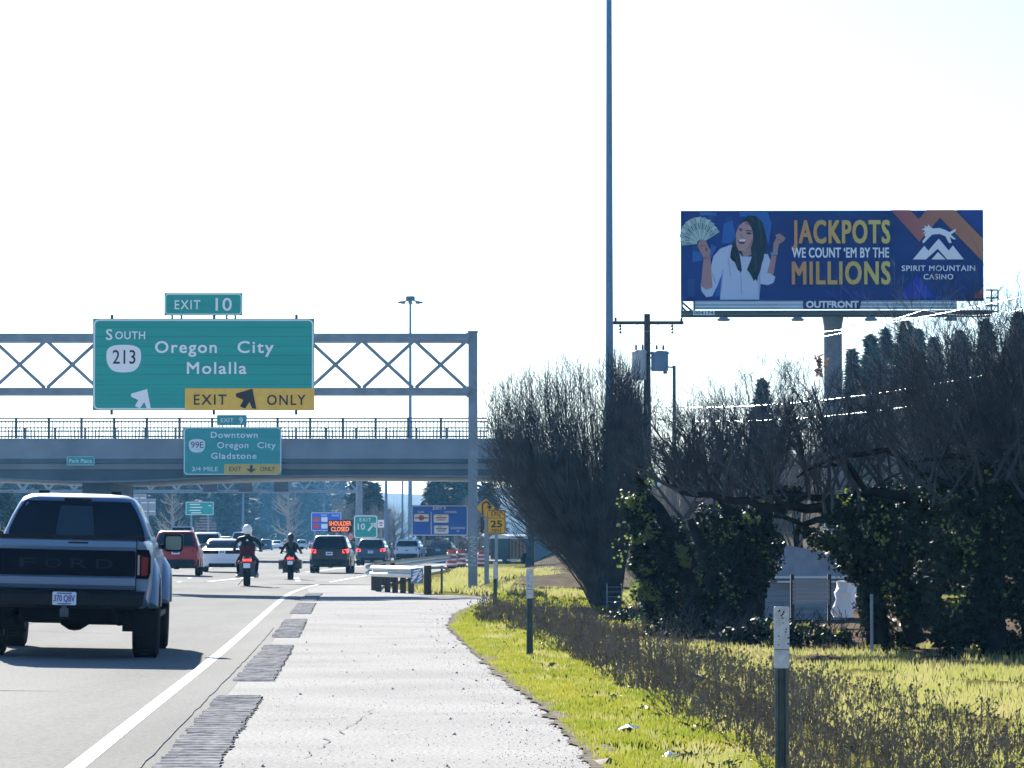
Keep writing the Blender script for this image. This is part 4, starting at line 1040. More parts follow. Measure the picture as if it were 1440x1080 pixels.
# ---- motorcycles and riders
def motorcycle(label, loc, rz, big):
    t = thing('motorcycle', label, 'motorcycle', loc, rz)
    def wh(y, r, w):
        o = bpy.data.objects.new('wheel', None); COL.objects.link(o); o.parent = t; o.location = (0, y, r)
        mb = MB(); mb.lathe([(r*.7,-w*.45),(r*.9,-w*.5),(r*.98,-w*.3),(r,0),(r*.98,w*.3),(r*.9,w*.5),(r*.7,w*.45)], (0,0,0), 'x', 22); mb.build('tyre', M['rubber'], o, smooth=60)
        mb = MB(); mb.lathe([(0,-.03),(r*.7,-.04),(r*.7,.04),(0,.03)], (0,0,0), 'x', 16); mb.build('rim', M['rim_dark'], o, smooth=40)
    wh(.33,.33,.20); wh(1.90,.32,.13)
    mb = MB(); mb.rings([[Vector((a*hw, y, z+b*hz)) for (a, b) in ((-.7,-1),(-1,-.2),(-.9,.7),(-.4,1),(.4,1),(.9,.7),(1,-.2),(.7,-1))] for (y,z,hw,hz) in ((.20,.80,.06,.05),(.35,.82,.13,.09),(.8,.74,.16,.12),(1.15,.82,.17,.16),(1.5,.95,.15,.14),(1.7,.98,.08,.08))]); mb.build('bodywork', M['p_black'], t, smooth=50)
    mb = MB(); mb.box((0,1.05,.48), (.46,.5,.42)); mb.tube([(-.25,1.1,.5),(-.30,.9,.3),(-.24,.3,.30),(-.24,-.05,.34)], .05, 8); mb.tube([(.25,1.1,.5),(.30,.9,.3),(.24,.3,.30),(.24,-.05,.34)], .05, 8); mb.build('engine', M['steel_dark'], t)
    mb = MB(); mb.tube([(-.1,1.9,.32),(-.1,1.62,.95)], .03, 6); mb.tube([(.1,1.9,.32),(.1,1.62,.95)], .03, 6); mb.build('fork', M['steel_dark'], t)
    mb = MB(); mb.tube([(-.42,1.30,1.02),(-.36,1.42,1.06),(-.12,1.58,1.04),(.12,1.58,1.04),(.36,1.42,1.06),(.42,1.30,1.02)], .017, 6); mb.build('handlebar', M['plastic'], t)
    for sx in (-1, 1):
        mb = MB(); mb.prism(rrect(sx*.40-.07, 1.15, sx*.40+.07, 1.25, .03), 1.46, 1.50); mb.tube([(sx*.36,1.44,1.06),(sx*.40,1.48,1.16)], .01, 5); mb.build('mirror', M['plastic'], t)
        if big:
            rr = [[Vector((sx*.30+a*w, y, .58+b*h)) for (a, b) in ((-1,-1),(1,-.8),(1,.8),(.5,1),(-1,1))] for (y,w,h) in ((.0,.10,.13),(.1,.14,.19),(.55,.14,.19),(.68,.09,.12))]
            mb = MB(); mb.rings(rr); mb.build('pannier', M['p_black'], t, recalc=True, smooth=40)
    mb = MB(); mb.rings([[Vector((a*.09, y, z+b*.025)) for (a,b) in ((-1,-1),(1,-1),(1.1,1),(-1.1,1))] for (y,z) in ((-.06,.56),(.05,.72),(.3,.80))]); mb.build('rear_mudguard', M['p_black'], t, recalc=True)
    zl = .78 if big else .74
    mb = MB(); mb.prism(rrect(-.13,zl,.13,zl+.06,.02), -.02, .08); mb.build('tail_lamp', M['tail_on'], t)
    for sx in (-1,1):
        mb = MB(); mb.lathe([(0,-.03),(.04,-.02),(.045,.03),(0,.05)], (sx*.22,.05,zl-.03), 'y', 10); mb.build('indicator', M['tail'], t)
    mb = MB(); mb.prism(rrect(-.10,zl-.20,.10,zl-.06,.02), -.07, -.06); mb.build('licence_plate', M['plate'], t)
    if not big:
        mb = MB(); mb.tube([(-.05,.75,.28),(-.26,.80,.04)], .012, 5); mb.build('side_stand', M['steel_dark'], t)
    mb = MB(); mb.rings([[Vector((a*w, y, z)) for a in (-1,-.4,.4,1)]+[Vector((a*w, y+.02, z-.0)) for a in (1,.4,-.4,-1)] for (w,y,z) in ((.20,1.62,1.05),(.22,1.58,1.2),(.14,1.50,1.36))]); mb.build('windscreen', M['glass'], t)
    return t
def rider(label, loc, rz, jm, lm, helmet, wide=1.0, vest=None, hair=False, scale=1.0):
    """seated figure grown as one skin over a posed skeleton; local origin on the ground under the rear wheel edge"""
    V_ = []; E_ = []; RAD = []
    def v(p, r): V_.append(p); RAD.append(r if hasattr(r,'__len__') else (r, r)); return len(V_)-1
    def chain(a, pts):
        for (p, r) in pts:
            b = v(p, r); E_.append((a, b)); a = b
        return a
    pel = v((0,.72,.90), (.165*wide,.12))
    chest = chain(pel, [((0,.72,1.05),(.160*wide,.115)),((0,.78,1.22),(.185*wide,.12)),((0,.84,1.38),(.17*wide,.11))])
    neck = chain(chest, [((0,.88,1.47),.062),((0,.92,1.56),.075),((0,.93,1.66),.085)])
    for sx in (-1, 1):
        sh = chain(chest, [((sx*.20*wide,.86,1.40),.072),((sx*.33*wide,1.00,1.22),.056),((sx*.38,1.20,1.08),.042)])
        palm = chain(sh, [((sx*.395,1.28,1.045),(.030,.040))])
        for q in range(4): chain(palm, [((sx*(.355+.026*q),1.335,1.055),.011),((sx*(.355+.026*q),1.345,1.025),.010),((sx*(.355+.026*q),1.32,1.005),.009)])
        chain(palm, [((sx*.345,1.285,1.025),.012),((sx*.335,1.31,1.01),.010)])
        kn = chain(pel, [((sx*.15,.80,.84),.11),((sx*.27,1.18,.74),.085),((sx*.26,1.05,.45),.058),((sx*.25,.99,.36),.048)])
        chain(kn, [((sx*.26,1.10,.33),.042),((sx*.27,1.20,.32),.03)])
    me = bpy.data.meshes.new('person'); me.from_pydata(V_, E_, []); o = bpy.data.objects.new('person', me); COL.objects.link(o)
    md = o.modifiers.new('skin', 'SKIN'); 
    for i, sv_ in enumerate(me.skin_vertices[0].data): sv_.radius = RAD[i]; sv_.use_root = (i == 0)
    o.modifiers.new('sub', 'SUBSURF').levels = 1
    bpy.context.view_layer.update(); dg = bpy.context.evaluated_depsgraph_get()
    nm = bpy.data.meshes.new_from_object(o.evaluated_get(dg)); o.modifiers.clear(); o.data = nm; nm.name = 'person'
    for m_ in (jm, lm, M['plastic']): nm.materials.append(m_)
    for p in nm.polygons:
        c = p.center; p.use_smooth = True
        p.material_index = 1 if (c.z < .93 and c.y < 1.24) else 0
        if c.z < .41 or (abs(c.x) > .33 and c.z < 1.12 and c.y > 1.2): p.material_index = 2
    o.location = loc; o.rotation_euler = (0,0,rz); o.scale = (scale,)*3
    tag(o, label, 'person')
    mb = MB(); rings = []
    for k in range(9):
        a = -75+165*k/8; rr = .152*math.cos(R(a)); rings.append([Vector((rr*math.cos(q*.3927)*.92, .93+rr*math.sin(q*.3927)*1.15, 1.66+.155*math.sin(R(a)))) for q in range(16)])
    mb.rings(rings); mb.build('helmet', helmet, o, smooth=180)
    mb = MB(); mb.box((0,1.08,1.66), (.19,.05,.10)); mb.build('visor', M['glass'], o)
    if vest:
        mb = MB(); rings = []
        for (z, y, wx, wy) in ((.92,.72,.20,.15),(1.06,.72,.20,.145),(1.18,.765,.215,.145)):
            rings.append([Vector((wx*wide*math.cos(q*.3927), y+wy*math.sin(q*.3927), z)) for q in range(16)])
        mb.rings(rings, cap0=False, cap1=False); mb.build('jacket_lower_panel', vest, o, smooth=180)
    mb = MB(); mb.prism([(-.035,1.33),(.035,1.33),(.0,1.39)], .700 if wide > 1 else .705, .72); mb.build('jacket_emblem', M['sign_white'], o)
    if hair:
        mb = MB(); rings = []
        for (z, y, w_) in ((1.58,.80,.10),(1.45,.755,.085),(1.33,.70,.06),(1.24,.68,.02)): rings.append([Vector((w_*math.cos(q*.785), y+w_*.45*math.sin(q*.785), z)) for q in range(8)])
        mb.rings(rings); mb.build('hair', M['sign_black'], o, smooth=180)
    return o
jk = mat('black_leather', (.004,.005,.008), .7, spec=.2, var=.3, scale=9); jn = mat('dark_jeans', (.006,.009,.018), .9, spec=.1, var=.3, scale=12); mr = mat('maroon_jacket', (.06,.005,.016), .8, spec=.1, var=.2, scale=8)
gk = mat('dark_green_jacket', (.005,.013,.015), .9, spec=.1, var=.3, scale=9)
l1 = GR(347, 112, 815); l2 = GR(408, 134, 808)
m1 = motorcycle('black touring motorcycle with square rear cases, nearest to the camera', l1, .06, False); m1.scale = (1.08,)*3
rider('rider in black and maroon jacket with white helmet on a motorcycle', l1, .06, jk, jn, M['p_white'], 1.12, mr, scale=1.08)
m1['label'] = 'black motorcycle under the white helmeted rider'
motorcycle('black motorcycle with wide side cases under the dark helmeted rider', l2, .03, True)
rider('rider in dark green jacket with dark helmet and long hair', l2, .03, gk, jn, M['p_black'], .92, None, True, .97)

# ---- trailer on the ramp side
p = P(703, 788, 205); k = S(205)
t = thing('box_trailer', 'dark green trailer with white arched roof and tan striped side', 'trailer', (p.x, 205, .15), -.55)
mb = MB(); mb.prism(rrect(-.62,.25,.62,1.55,.08), 0, .10); mb.build('rear_panel', mat('trailer_green', (.012,.055,.060), .5, var=.2), t)
mb = MB(); mb.box((0,1.5,.85), (1.20,2.8,1.15)); bd = mb.build('body', mat('trailer_tan', (.38,.23,.15), .7, var=.15), t)
mb = MB()
for i in range(7): mb.box((.605,.35+.4*i,.85), (.02,.14,1.0))
mb.build('side_stripe', mat('trailer_brown', (.17,.10,.085), .7), t)
rings = []
for y in (-.05, 3.0): rings.append([Vector((.70*math.cos(R(a)), y, 1.46+.24*math.sin(R(a)))) for a in range(0,181,20)])
mb = MB(); mb.rings(rings); mb.build('roof', M['p_white'], t, smooth=50)
for sx in (-1,1):
    mb = MB(); mb.lathe([(0,-.1),(.3,-.1),(.32,0),(.3,.1),(0,.1)], (sx*.62,1.7,.3), 'x', 16); mb.build('wheel', M['rubber'], t)
    mb = MB(); mb.box((sx*.5,-.012,.42), (.18,.02,.10)); mb.build('tail_lamp', M['tail'], t)
mb = MB(); mb.box((.63,.3,.22), (.05,1.0,.1)); mb.build('side_marker', M['sign_white'], t)

# ------------------------------------------------------------------ poles and cables
p = P(857, 500, 225)
t = thing('high_mast_pole', 'very tall blue grey mast rising out of frame behind the bare shrub', 'mast', (p.x, 225, 0))
mb = MB(); mb.tube([(0,0,0),(0,0,20),(0,0,40)], [.30,.22,.16], 14); mb.build('shaft', M['mast'], t, smooth=60)
mb = MB(); mb.lathe([(0,39.7),(1.0,39.75),(1.0,39.95),(0,40)], (0,0,0), 'z', 16)
for i in range(6): mb.box((1.1*math.cos(i*1.047),1.1*math.sin(i*1.047),39.7),(.5,.5,.2))
mb.build('lamp_ring', M['mast'], t)
p = P(577, 500, 430); zt_ = P(577, 418, 430).z
t = thing('high_mast_pole', 'distant slim mast with a crown of floodlights above the gantry truss', 'mast', (p.x, 430, 0))
mb = MB(); mb.tube([(0,0,0),(0,0,zt_*.5),(0,0,zt_)], [.28,.20,.13], 10); mb.build('shaft', M['mast'], t)
mb = MB(); mb.lathe([(0,zt_-.5),(.55,zt_-.4),(.55,zt_+.1),(0,zt_+.2)], (0,0,0), 'z', 10)
for i in range(8):
    a = i*.785; mb.bar((0,0,zt_-.3),(1.25*math.cos(a),1.25*math.sin(a),zt_-.55),.08,.08)
mb.build('lamp_ring', M['steel_dark'], t)
for i in range(8):
    a = i*.785; mb = MB(); mb.lathe([(0,.15),(.22,.1),(.26,-.12),(0,-.15)], (1.25*math.cos(a),1.25*math.sin(a),zt_-.62), 'z', 8); mb.build('floodlight', M['steel_dark'], t)
for (px, top, d, lb) in ((457,640,395,'slim light pole behind the blue services sign'),(543,640,300,'slim light pole between the gore sign and the large blue sign'),(342,640,410,'slim light pole above the white helmeted rider'),(566,640,480,'faint far pole left of the tall distant mast')):
    p = P(px, top, d); t = thing('light_pole', lb, 'light pole', (p.x, d, 0))
    mb = MB(); mb.tube([(0,0,0),(0,0,p.z)], [.16,.09], 8); mb.build('shaft', M['mast'], t)
    mb = MB(); mb.tube([(0,0,p.z),(.6,0,p.z+.25),(1.7,0,p.z+.3)], .05, 6); mb.box((1.9,0,p.z+.29), (.6,.25,.12)); mb.build('lamp_arm', M['mast'], t)

UD = 140.0; k = S(UD); p = P(910, 455, UD)
t = thing('utility_pole', 'dark wooden utility pole with crossarm and two transformers behind the hedge', 'utility pole', (p.x, UD, 0))
ux = p.x; UX = lambda px: P(px, 470, UD).x-ux; UZ = lambda py: P(720, py, UD).z
mb = MB(); mb.tube([(0,0,0),(0,0,UZ(441.5))], [.19,.12], 12); mb.build('pole', M['wood_pole'], t, smooth=50)
mb = MB(); mb.box(((UX(861)+UX(961))/2, -.16, UZ(454.3)), (UX(961)-UX(861), .12, .13)); mb.build('crossarm', M['wood_pole'], t)
mb = MB(); mb.bar((UX(895),-.16,UZ(457)),(0,-.14,UZ(467)),.03,.02); mb.bar((UX(926),-.16,UZ(457)),(0,-.14,UZ(467)),.03,.02); mb.build('brace', M['galv'], t)
for px in (872, 945):
    mb = MB(); 
    for j, py in enumerate((459,463,468)): mb.lathe([(0,-.05),(.055,-.03),(.06,.02),(.02,.06),(0,.07)], (UX(px),-.16,UZ(py)), 'z', 10)
    mb.tube([(UX(px),-.16,UZ(454)),(UX(px),-.16,UZ(468))], .015, 5); mb.build('hanging_insulator', M['porcelain'], t)
for px in (865.5, 958):
    mb = MB(); mb.lathe([(0,0),(.03,0),(.055,.04),(.04,.10),(.055,.13),(0,.18)], (UX(px),-.16,UZ(452)), 'z', 10); mb.build('pin_insulator', M['porcelain'], t)
for (a, c, y0, y1, m_, lb) in ((888,909,495,534,'xf_light','light grey transformer can'),(915,940,496,522,'xf_blue','dark blue grey transformer can')):
    cx = (UX(a)+UX(c))/2; r_ = (UX(c)-UX(a))/2; z0, z1 = UZ(y1), UZ(y0)
    mb = MB(); mb.lathe([(0,z0),(r_*.94,z0),(r_*.97,z0+.03),(r_*.97,z1-.06),(r_*1.08,z1-.06),(r_*1.08,z1),(r_*.9,z1+.05),(0,z1+.09)], (cx,-.12,0), 'z', 20)
    o = mb.build('transformer', M[m_], t, smooth=35); o['label'] = lb
    for dx in (-.12,.14):
        mb = MB(); mb.lathe([(0,0),(.05,0),(.035,.06),(.055,.08),(.035,.13),(.05,.15),(.02,.24),(0,.24)], (cx+dx,-.12,z1+.06), 'z', 10); mb.build('bushing', M['porcelain'], o)
    mb = MB()
    for zz in (z0+.12, z1-.2): mb.box(((cx)*.45,-.06,zz), (abs(cx)*.9,.07,.06))
    mb.build('hanger_bracket', M['galv'], o)
mb = MB()
mb.tube([(UX(872),-.16,UZ(468)),(UX(884),-.2,UZ(474)),(UX(894),-.15,UZ(484))], .012, 5); mb.tube([(UX(945),-.16,UZ(468)),(UX(930),-.2,UZ(475)),(UX(927),-.15,UZ(484))], .012, 5); mb.build('jumper_wire', M['cable'], t)
def cable(label, pts, r):
    pp = [P(*q) for q in pts]; out = []
    for i in range(len(pp)-1):
        n = 10
        for j in range(n): 
            q = j/n; v = pp[i].lerp(pp[i+1], q); v.z -= 4*q*(1-q)*.5; out.append(v)
    out.append(pp[-1]); mb = MB(); mb.tube(out, r, 5); o = mb.build('overhead_cable', M['cable'], None); tag(o, label, 'cable', 'overhead cables from the utility pole')
cable('upper bright overhead cable sloping up across the billboard column', [(911,483,140),(1520,397,118)], .014)
cable('second thinner cable just below the upper one at the billboard column', [(911,492,140),(1300,436,126),(1520,404,118)], .009)
cable('bright twisted cable crossing the bare trees, middle height', [(912,572,140),(1520,498,100)], .015)
cable('lowest bright cable crossing the bare trees', [(912,590,140),(1520,528,98)], .015)
p = P(948, 514, 150); t = thing('lamp_post', 'small pole with short bent arm right of the transformers', 'lamp post', (p.x, 150, 0))
mb = MB(); mb.tube([(0,0,0),(0,0,p.z)], [.09,.07], 8); mb.build('shaft', M['steel_dark'], t)
mb = MB(); mb.tube([(0,0,p.z-.08),(-.3,0,p.z-.06),(-.38,0,p.z-.25)], .035, 6); mb.box((-.38,0,p.z-.3),(.16,.2,.1)); mb.build('lamp_arm', M['steel_dark'], t)

# ------------------------------------------------------------------ billboard
AD = 172.0; k = S(AD); c = P(1170, 359.5, AD)
t = thing('billboard', 'large casino billboard on a single steel column above the hedge', 'billboard', (c.x, AD, 0), R(-1.2))
ax_ = lambda px: (px-1170)/k
az_ = lambda py: P(1170, py, AD).z
mb = MB(); mb.box((0,.22,(az_(296)+az_(423))/2), ((1383-957)/k,.40,az_(296)-az_(423))); mb.build('frame', M['steel_dark'], t)
def art(name, col, **kw): return mat('print_'+name, col, .7, spec=.08, **kw)
A_navy = art('navy', (.010,.024,.19), var=.25, scale=.25); pic = None
mb = MB(); mb.box((0,0,(az_(297)+az_(422.5))/2), ((1381.5-958.5)/k,.04,az_(297)-az_(422.5))); pic = mb.build('poster', A_navy, t)
def c5(q): return (ax_(950+q[0]/7.712), az_(290+q[1]/7.714))
def c6(q): return (ax_(1100+q[0]/4.8), az_(290+q[1]/4.8))
layer = [0]
def shape(name, m_, polys, f):
    layer[0] += 1; y = -.022-.004*layer[0]; mb = MB()
    for po in polys: mb.prism([f(q) for q in po], y, y+.0035)
    return mb.build(name, m_, pic)
rb = random.Random(11)
blur = []
for i in range(26):
    x = rb.uniform(75,1240); y = rb.uniform(60,800); w_ = rb.uniform(20,90); h_ = rb.uniform(60,260); blur.append([(x,y),(min(1290,x+w_),y+rb.uniform(-15,15)),(min(1290,x+w_*.9),min(980,y+h_)),(x+w_*.1,min(980,y+h_))])
shape('blurred_background', art('mid_blue', (.016,.05,.24)), blur[:14], c5)
shape('blurred_background', art('bright_blue', (.03,.12,.42)), [[(520,190),(620,150),(650,330),(600,400),(500,400)],[(690,60),(1000,65),(1040,180),(1010,420),(970,300),(880,110),(700,110)],[(380,400),(450,440),(400,520),(370,600)],[(180,480),(270,500),(290,590),(180,600)],[(260,60),(450,70),(440,100),(260,95)],[(450,850),(500,720),(490,960),(430,980)]], c5)
hairm = art('hair', (.008,.010,.022)); skin = art('skin', (.42,.24,.25)); swm = art('sweater', (.52,.60,.78)); sws = art('sweater_fold', (.34,.42,.62))
shape('hair_back', hairm, [[(720,150),(790,98),(870,105),(945,175),(985,330),(975,500),(930,610),(905,690),(840,660),(700,720),(640,620),(588,560),(612,450),(650,330),(685,215)]], c5)
shape('sweater', swm, [[(600,415),(480,460),(410,540),(385,640),(385,850),(268,845),(278,920),(330,985),(395,975),(450,860),(505,720),(495,860),(478,1012),(905,1012),(905,840),(1000,855),(1060,830),(1080,765),(1010,715),(1030,600),(1000,520),(930,510),(830,545),(720,545),(640,450)]], c5)
shape('sweater_fold', sws, [[(505,680),(520,690),(500,880),(478,1000),(490,850)],[(900,700),(915,700),(918,860),(905,1000),(893,860)],[(560,560),(575,560),(600,760),(590,760)],[(700,740),(712,740),(720,960),(705,960)],[(385,700),(400,720),(440,830),(425,850)]], c5)
shape('skin', skin, [[(300,555),(375,555),(398,880),(330,905),(272,862)],[(232,425),(262,365),(322,358),(352,430),(378,480),(366,562),(306,572),(270,500)],[(1040,535),(1092,535),(1062,738),(990,722),(1020,620)],[(1052,512),(1062,400),(1092,342),(1085,310),(1130,295),(1192,345),(1175,375),(1122,410),(1108,470),(1098,535)],[(715,470),(812,430),(818,525),(765,548),(730,540)]], c5)
shape('face', art('face', (.50,.30,.29)), [[(738,168),(792,160),(830,230),(842,360),(820,435),(752,482),(684,482),(655,420),(652,300),(682,215)]], c5)
shape('face_shade', art('face_shade', (.34,.17,.18)), [[(742,170),(792,162),(826,228),(800,210),(760,196)],[(838,330),(840,370),(818,432),(752,480),(790,430)],[(700,290),(714,338),(738,338),(726,322)]], c5)
shape('hair_front', hairm, [[(835,430),(900,440),(965,480),(955,560),(935,620),(918,700),(892,760),(884,818),(864,790),(846,814),(822,760),(792,712),(772,690),(790,640),(812,590),(826,540)],[(612,430),(668,468),(692,520),(704,600),(716,690),(702,728),(690,700),(674,694),(655,645),(640,604),(616,592),(590,556),(596,500)],[(735,150),(800,120),(860,150),(880,300),(860,430),(838,430),(842,300),(815,215),(780,168)]], c5)
shape('hair_sheen', art('hair_sheen', (.03,.035,.06)), [[(880,140),(905,150),(935,260),(930,420),(918,420),(915,270)],[(850,470),(862,470),(880,640),(868,700),(862,640)],[(635,500),(645,500),(680,640),(672,660)],[(800,110),(830,112),(870,180),(850,170)]], c5)
shape('cheek', art('cheek', (.56,.30,.28)), [[(780,330),(812,322),(822,360),(800,392),(776,380)],[(664,320),(684,318),(690,350),(668,360)]], c5)
shape('brow', art('brow', (.03,.02,.03)), [[(756,262),(790,256),(828,270),(826,278),(790,266),(758,271)],[(688,232),(712,238),(726,252),(720,256),(706,245),(688,240)]], c5)
shape('mouth', art('mouth', (.14,.02,.05)), [[(672,368),(764,366),(745,408),(692,408)]], c5)
shape('teeth', M['print_white'], [[(684,362),(760,358),(752,382),(690,382)]], c5)
shape('eye_line', hairm, [[(764,286),(800,282),(824,294),(818,306),(770,302)],[(686,244),(722,262),(716,272),(690,260)],[(760,262),(822,262),(824,270),(762,270)]], c5)
shape('wristwatch', M['galv'], [[(1028,502),(1106,488),(1108,520),(1036,536)]], c5)
bm1 = art('banknote_pale', (.50,.62,.58)); bm2 = art('banknote_mid', (.34,.47,.46)); bm3 = art('banknote_ink', (.10,.18,.22))
f1, f2, f3 = [], [], []
nb = 13
for i in range(nb):
    a0 = R(186-i*152/nb); a1 = R(186-(i+1.15)*152/nb); rr_ = 190+100*math.sin(math.pi*min(1,(i+1)/nb*1.05)*.85)
    pt = lambda a, r: (275+r*math.cos(a), 405-r*math.sin(a))
    (f1 if i%2 else f2).append([pt(a0,45),pt(a0,rr_),pt(a1,rr_*1.01),pt(a1,45)])
    am = (a0+a1)/2; f3.append([pt(am+.03,rr_*.55),pt(am+.03,rr_*.78),pt(am-.04,rr_*.78),pt(am-.04,rr_*.55)]); f3.append([pt(a0-.005,rr_*.4),pt(a0-.005,rr_*.97),pt(a0-.028,rr_*.97),pt(a0-.028,rr_*.4)])
shape('banknote_fan', bm1, f1, c5); shape('banknote_fan', bm2, f2, c5); shape('banknote_ink', bm3, f3, c5)
shape('fingers', skin, [[(238,420),(262,372),(318,366),(334,420),(300,430)],[(240,432),(330,428),(345,470),(260,470)]], c5)
shape('finger_gap', art('finger_gap', (.20,.09,.10)), [[(250,428),(330,424),(330,429),(250,434)],[(318,455),(345,455),(340,490),(322,480)],[(1100,350),(1150,372),(1146,377),(1098,356)]], c5)
# right side of the poster
shape('corner_field', art('corner_blue', (.018,.04,.26)), [[(1180,28),(1352,28),(1352,205)]], c6)
def grad(name, c0, c1, c2, x0, x1):
    m = bpy.data.materials.new(name); m.use_nodes = True; n = m.node_tree; b = n.nodes['Principled BSDF']; b.inputs['Roughness'].default_value = .7; b.inputs['Specular IOR Level'].default_value = .08
    tc = n.nodes.new('ShaderNodeTexCoord'); sp = n.nodes.new('ShaderNodeSeparateXYZ'); mr_ = n.nodes.new('ShaderNodeMapRange'); mr_.inputs[1].default_value = x0; mr_.inputs[2].default_value = x1; cr = n.nodes.new('ShaderNodeValToRGB')
    cr.color_ramp.elements[0].color = c0+(1,); cr.color_ramp.elements[1].color = c2+(1,); e = cr.color_ramp.elements.new(.5); e.color = c1+(1,)
    n.links.new(tc.outputs['Object'], sp.inputs[0]); n.links.new(sp.outputs[0], mr_.inputs[0]); n.links.new(mr_.outputs[0], cr.inputs[0]); n.links.new(cr.outputs[0], b.inputs['Base Color']); return m
shape('zigzag_band', grad('print_zigzag', (.36,.09,.12), (.42,.16,.09), (.46,.21,.11), ax_(1255), ax_(1381)), [[(735,28),(865,28),(922,90),(975,28),(1165,28),(1352,220),(1352,376),(1065,80),(925,242)]], c6)
shape('triangle', art('royal_blue', (.022,.035,.42)), [[(785,622),(905,470),(1030,622)]], c6)
shape('triangle', art('brick_red', (.34,.09,.10)), [[(1285,622),(1352,550),(1352,622)]], c6)
gold = grad('print_gold', (.58,.27,.12), (.62,.44,.12), (.66,.58,.16), ax_(1113), ax_(1252))
shm = art('letter_shadow', (.02,.02,.05))
def btext(name, m_, s_, x0, x1, y0, y1, bold, sp=1.0):
    layer[0] += 1; mb = MB(); mb.text(s_, ax_((x0+x1)/2), az_((y0+y1)/2), (y1-y0)/k, w=(x1-x0)/k, y=-.022-.004*layer[0], bold=bold, ext=.0035, space=sp); return mb.build(name, m_, pic)
btext('headline_shadow', shm, 'JACKPOTS', 1114, 1252.8, 311.8, 342.6, .03, 1.12); btext('headline', gold, 'JACKPOTS', 1113, 1251.7, 310.8, 341.7, .025, 1.12)
btext('subline', M['print_white'], "WE COUNT \u2018EM BY THE", 1113.5, 1250, 348.8, 362.3, .02, 1.04)
btext('headline_shadow', shm, 'MILLIONS', 1114, 1253, 369.8, 400.3, .03, 1.12); btext('headline', gold, 'MILLIONS', 1113, 1252, 368.8, 399.4, .025, 1.12)
btext('casino_name', M['print_white'], 'SPIRIT MOUNTAIN', 1267.7, 1370.8, 374, 381.5, .015, 1.1); btext('casino_name', M['print_white'], 'CASINO', 1298.3, 1340, 386, 393.4, .015, 1.1)
shape('mountain_emblem', M['print_white'], [[(880,362),(957,270),(985,303),(1055,222),(1122,303),(1150,268),(1224,362),(1112,362),(1048,290),(968,362)],[(1005,362),(1050,312),(1100,362)]], c6)
shape('animal_emblem', M['print_white'], [[(940,158),(964,150),(958,132),(978,143),(985,126),(1000,142),(1014,153),(1060,150),(1100,163),(1128,178),(1172,155),(1168,172),(1137,195),(1172,226),(1155,227),(1128,208),(1142,250),(1125,252),(1100,206),(1060,190),(1010,195),(988,216),(952,254),(944,242),(966,210),(958,192),(972,180),(946,186),(966,170)]], c6)
# catwalk, lamps, column
mb = MB(); mb.box((ax_(1160),-.55,(az_(424)+az_(436))/2), ((1342-975)/k,.05,az_(424)-az_(436)))
mb.build('lower_skirt', mat('skirt_panel', (.34,.42,.50), .45, .3, var=.2, scale=.6), t)
mb = MB()
for py in (427, 432): mb.box((ax_(1160),-.58,az_(py)), ((1342-975)/k,.02,.05))
mb.build('skirt_rail', M['sign_white'], t)
mb = MB(); mb.prism([(ax_(1128),az_(436)),(ax_(1207),az_(436)),(ax_(1210),az_(422.5)),(ax_(1128),az_(422.5))], -.66, -.60); np_ = mb.build('name_plate', art('plate_navy', (.02,.03,.13)), t)
mb = MB(); mb.text('OUTFRONT', ax_(1169), az_(429.3), 8.6/k, w=74/k, y=-.664, bold=.05, ext=.006); mb.build('name_plate_lettering', M['sign_white'], np_)
mb = MB(); mb.box((ax_(1174),-.1,az_(441.5)), ((1395-960)/k,.5,9/k)); mb.box((ax_(1174),-.95,az_(443)), ((1395-960)/k,.7,.08)); mb.build('catwalk', M['steel_dark'], t)
mb = MB()
for (a, b_) in (((958,424),(958,441)),((975,424),(975,441)),((958,426),(975,441)),((958,441),(975,441)),((958,433),(966,441))): mb.bar((ax_(a[0]),-.7,az_(a[1])),(ax_(b_[0]),-.7,az_(b_[1])),.09,.09)
for (a, b_) in (((1383,410),(1400,410)),((1400,410),(1400,445)),((1383,421),(1400,421)),((1383,432),(1400,432)),((1391,410),(1391,445)),((1345,440),(1400,440))): mb.bar((ax_(a[0]),-.9,az_(a[1])),(ax_(b_[0]),-.9,az_(b_[1])),.07,.07)
mb.build('railing', M['steel_dark'], t)
mb = MB(); mb.text('004174', ax_(988), az_(442), 4/k, w=27/k, y=-1.31, bold=.02); mb.box((ax_(988),-1.305,az_(442)), (30/k,.01,6.5/k)); o = mb.build('number_plate', M['plate'], t)
mb = MB(); mb.text('004174', ax_(988), az_(442), 4/k, w=27/k, y=-1.312, bold=.02, ext=.006); mb.build('number_plate_digits', M['sign_black'], o)
for px in (1015, 1118, 1220, 1331):
    mb = MB(); mb.tube([(ax_(px),-.6,az_(444)),(ax_(px),-1.8,az_(448))], .04, 6); la = mb.build('lamp_arm', M['steel_dark'], t)
    mb = MB(); mb.lathe([(0,-.09),(.28,-.09),(.32,-.02),(.16,.09),(0,.10)], (ax_(px),-1.9,az_(452)), 'z', 14); mb.build('floodlight', M['galv'], la)
mb = MB(); zc = az_(446); mb.tube([(0+ax_(1171),.1,0),(ax_(1171),.1,zc-.5),(ax_(1171),.1,zc)], [.46,.44,.52], 20); mb.build('column', mat('column_paint', (.13,.17,.21), .6, var=.15), t, smooth=50)

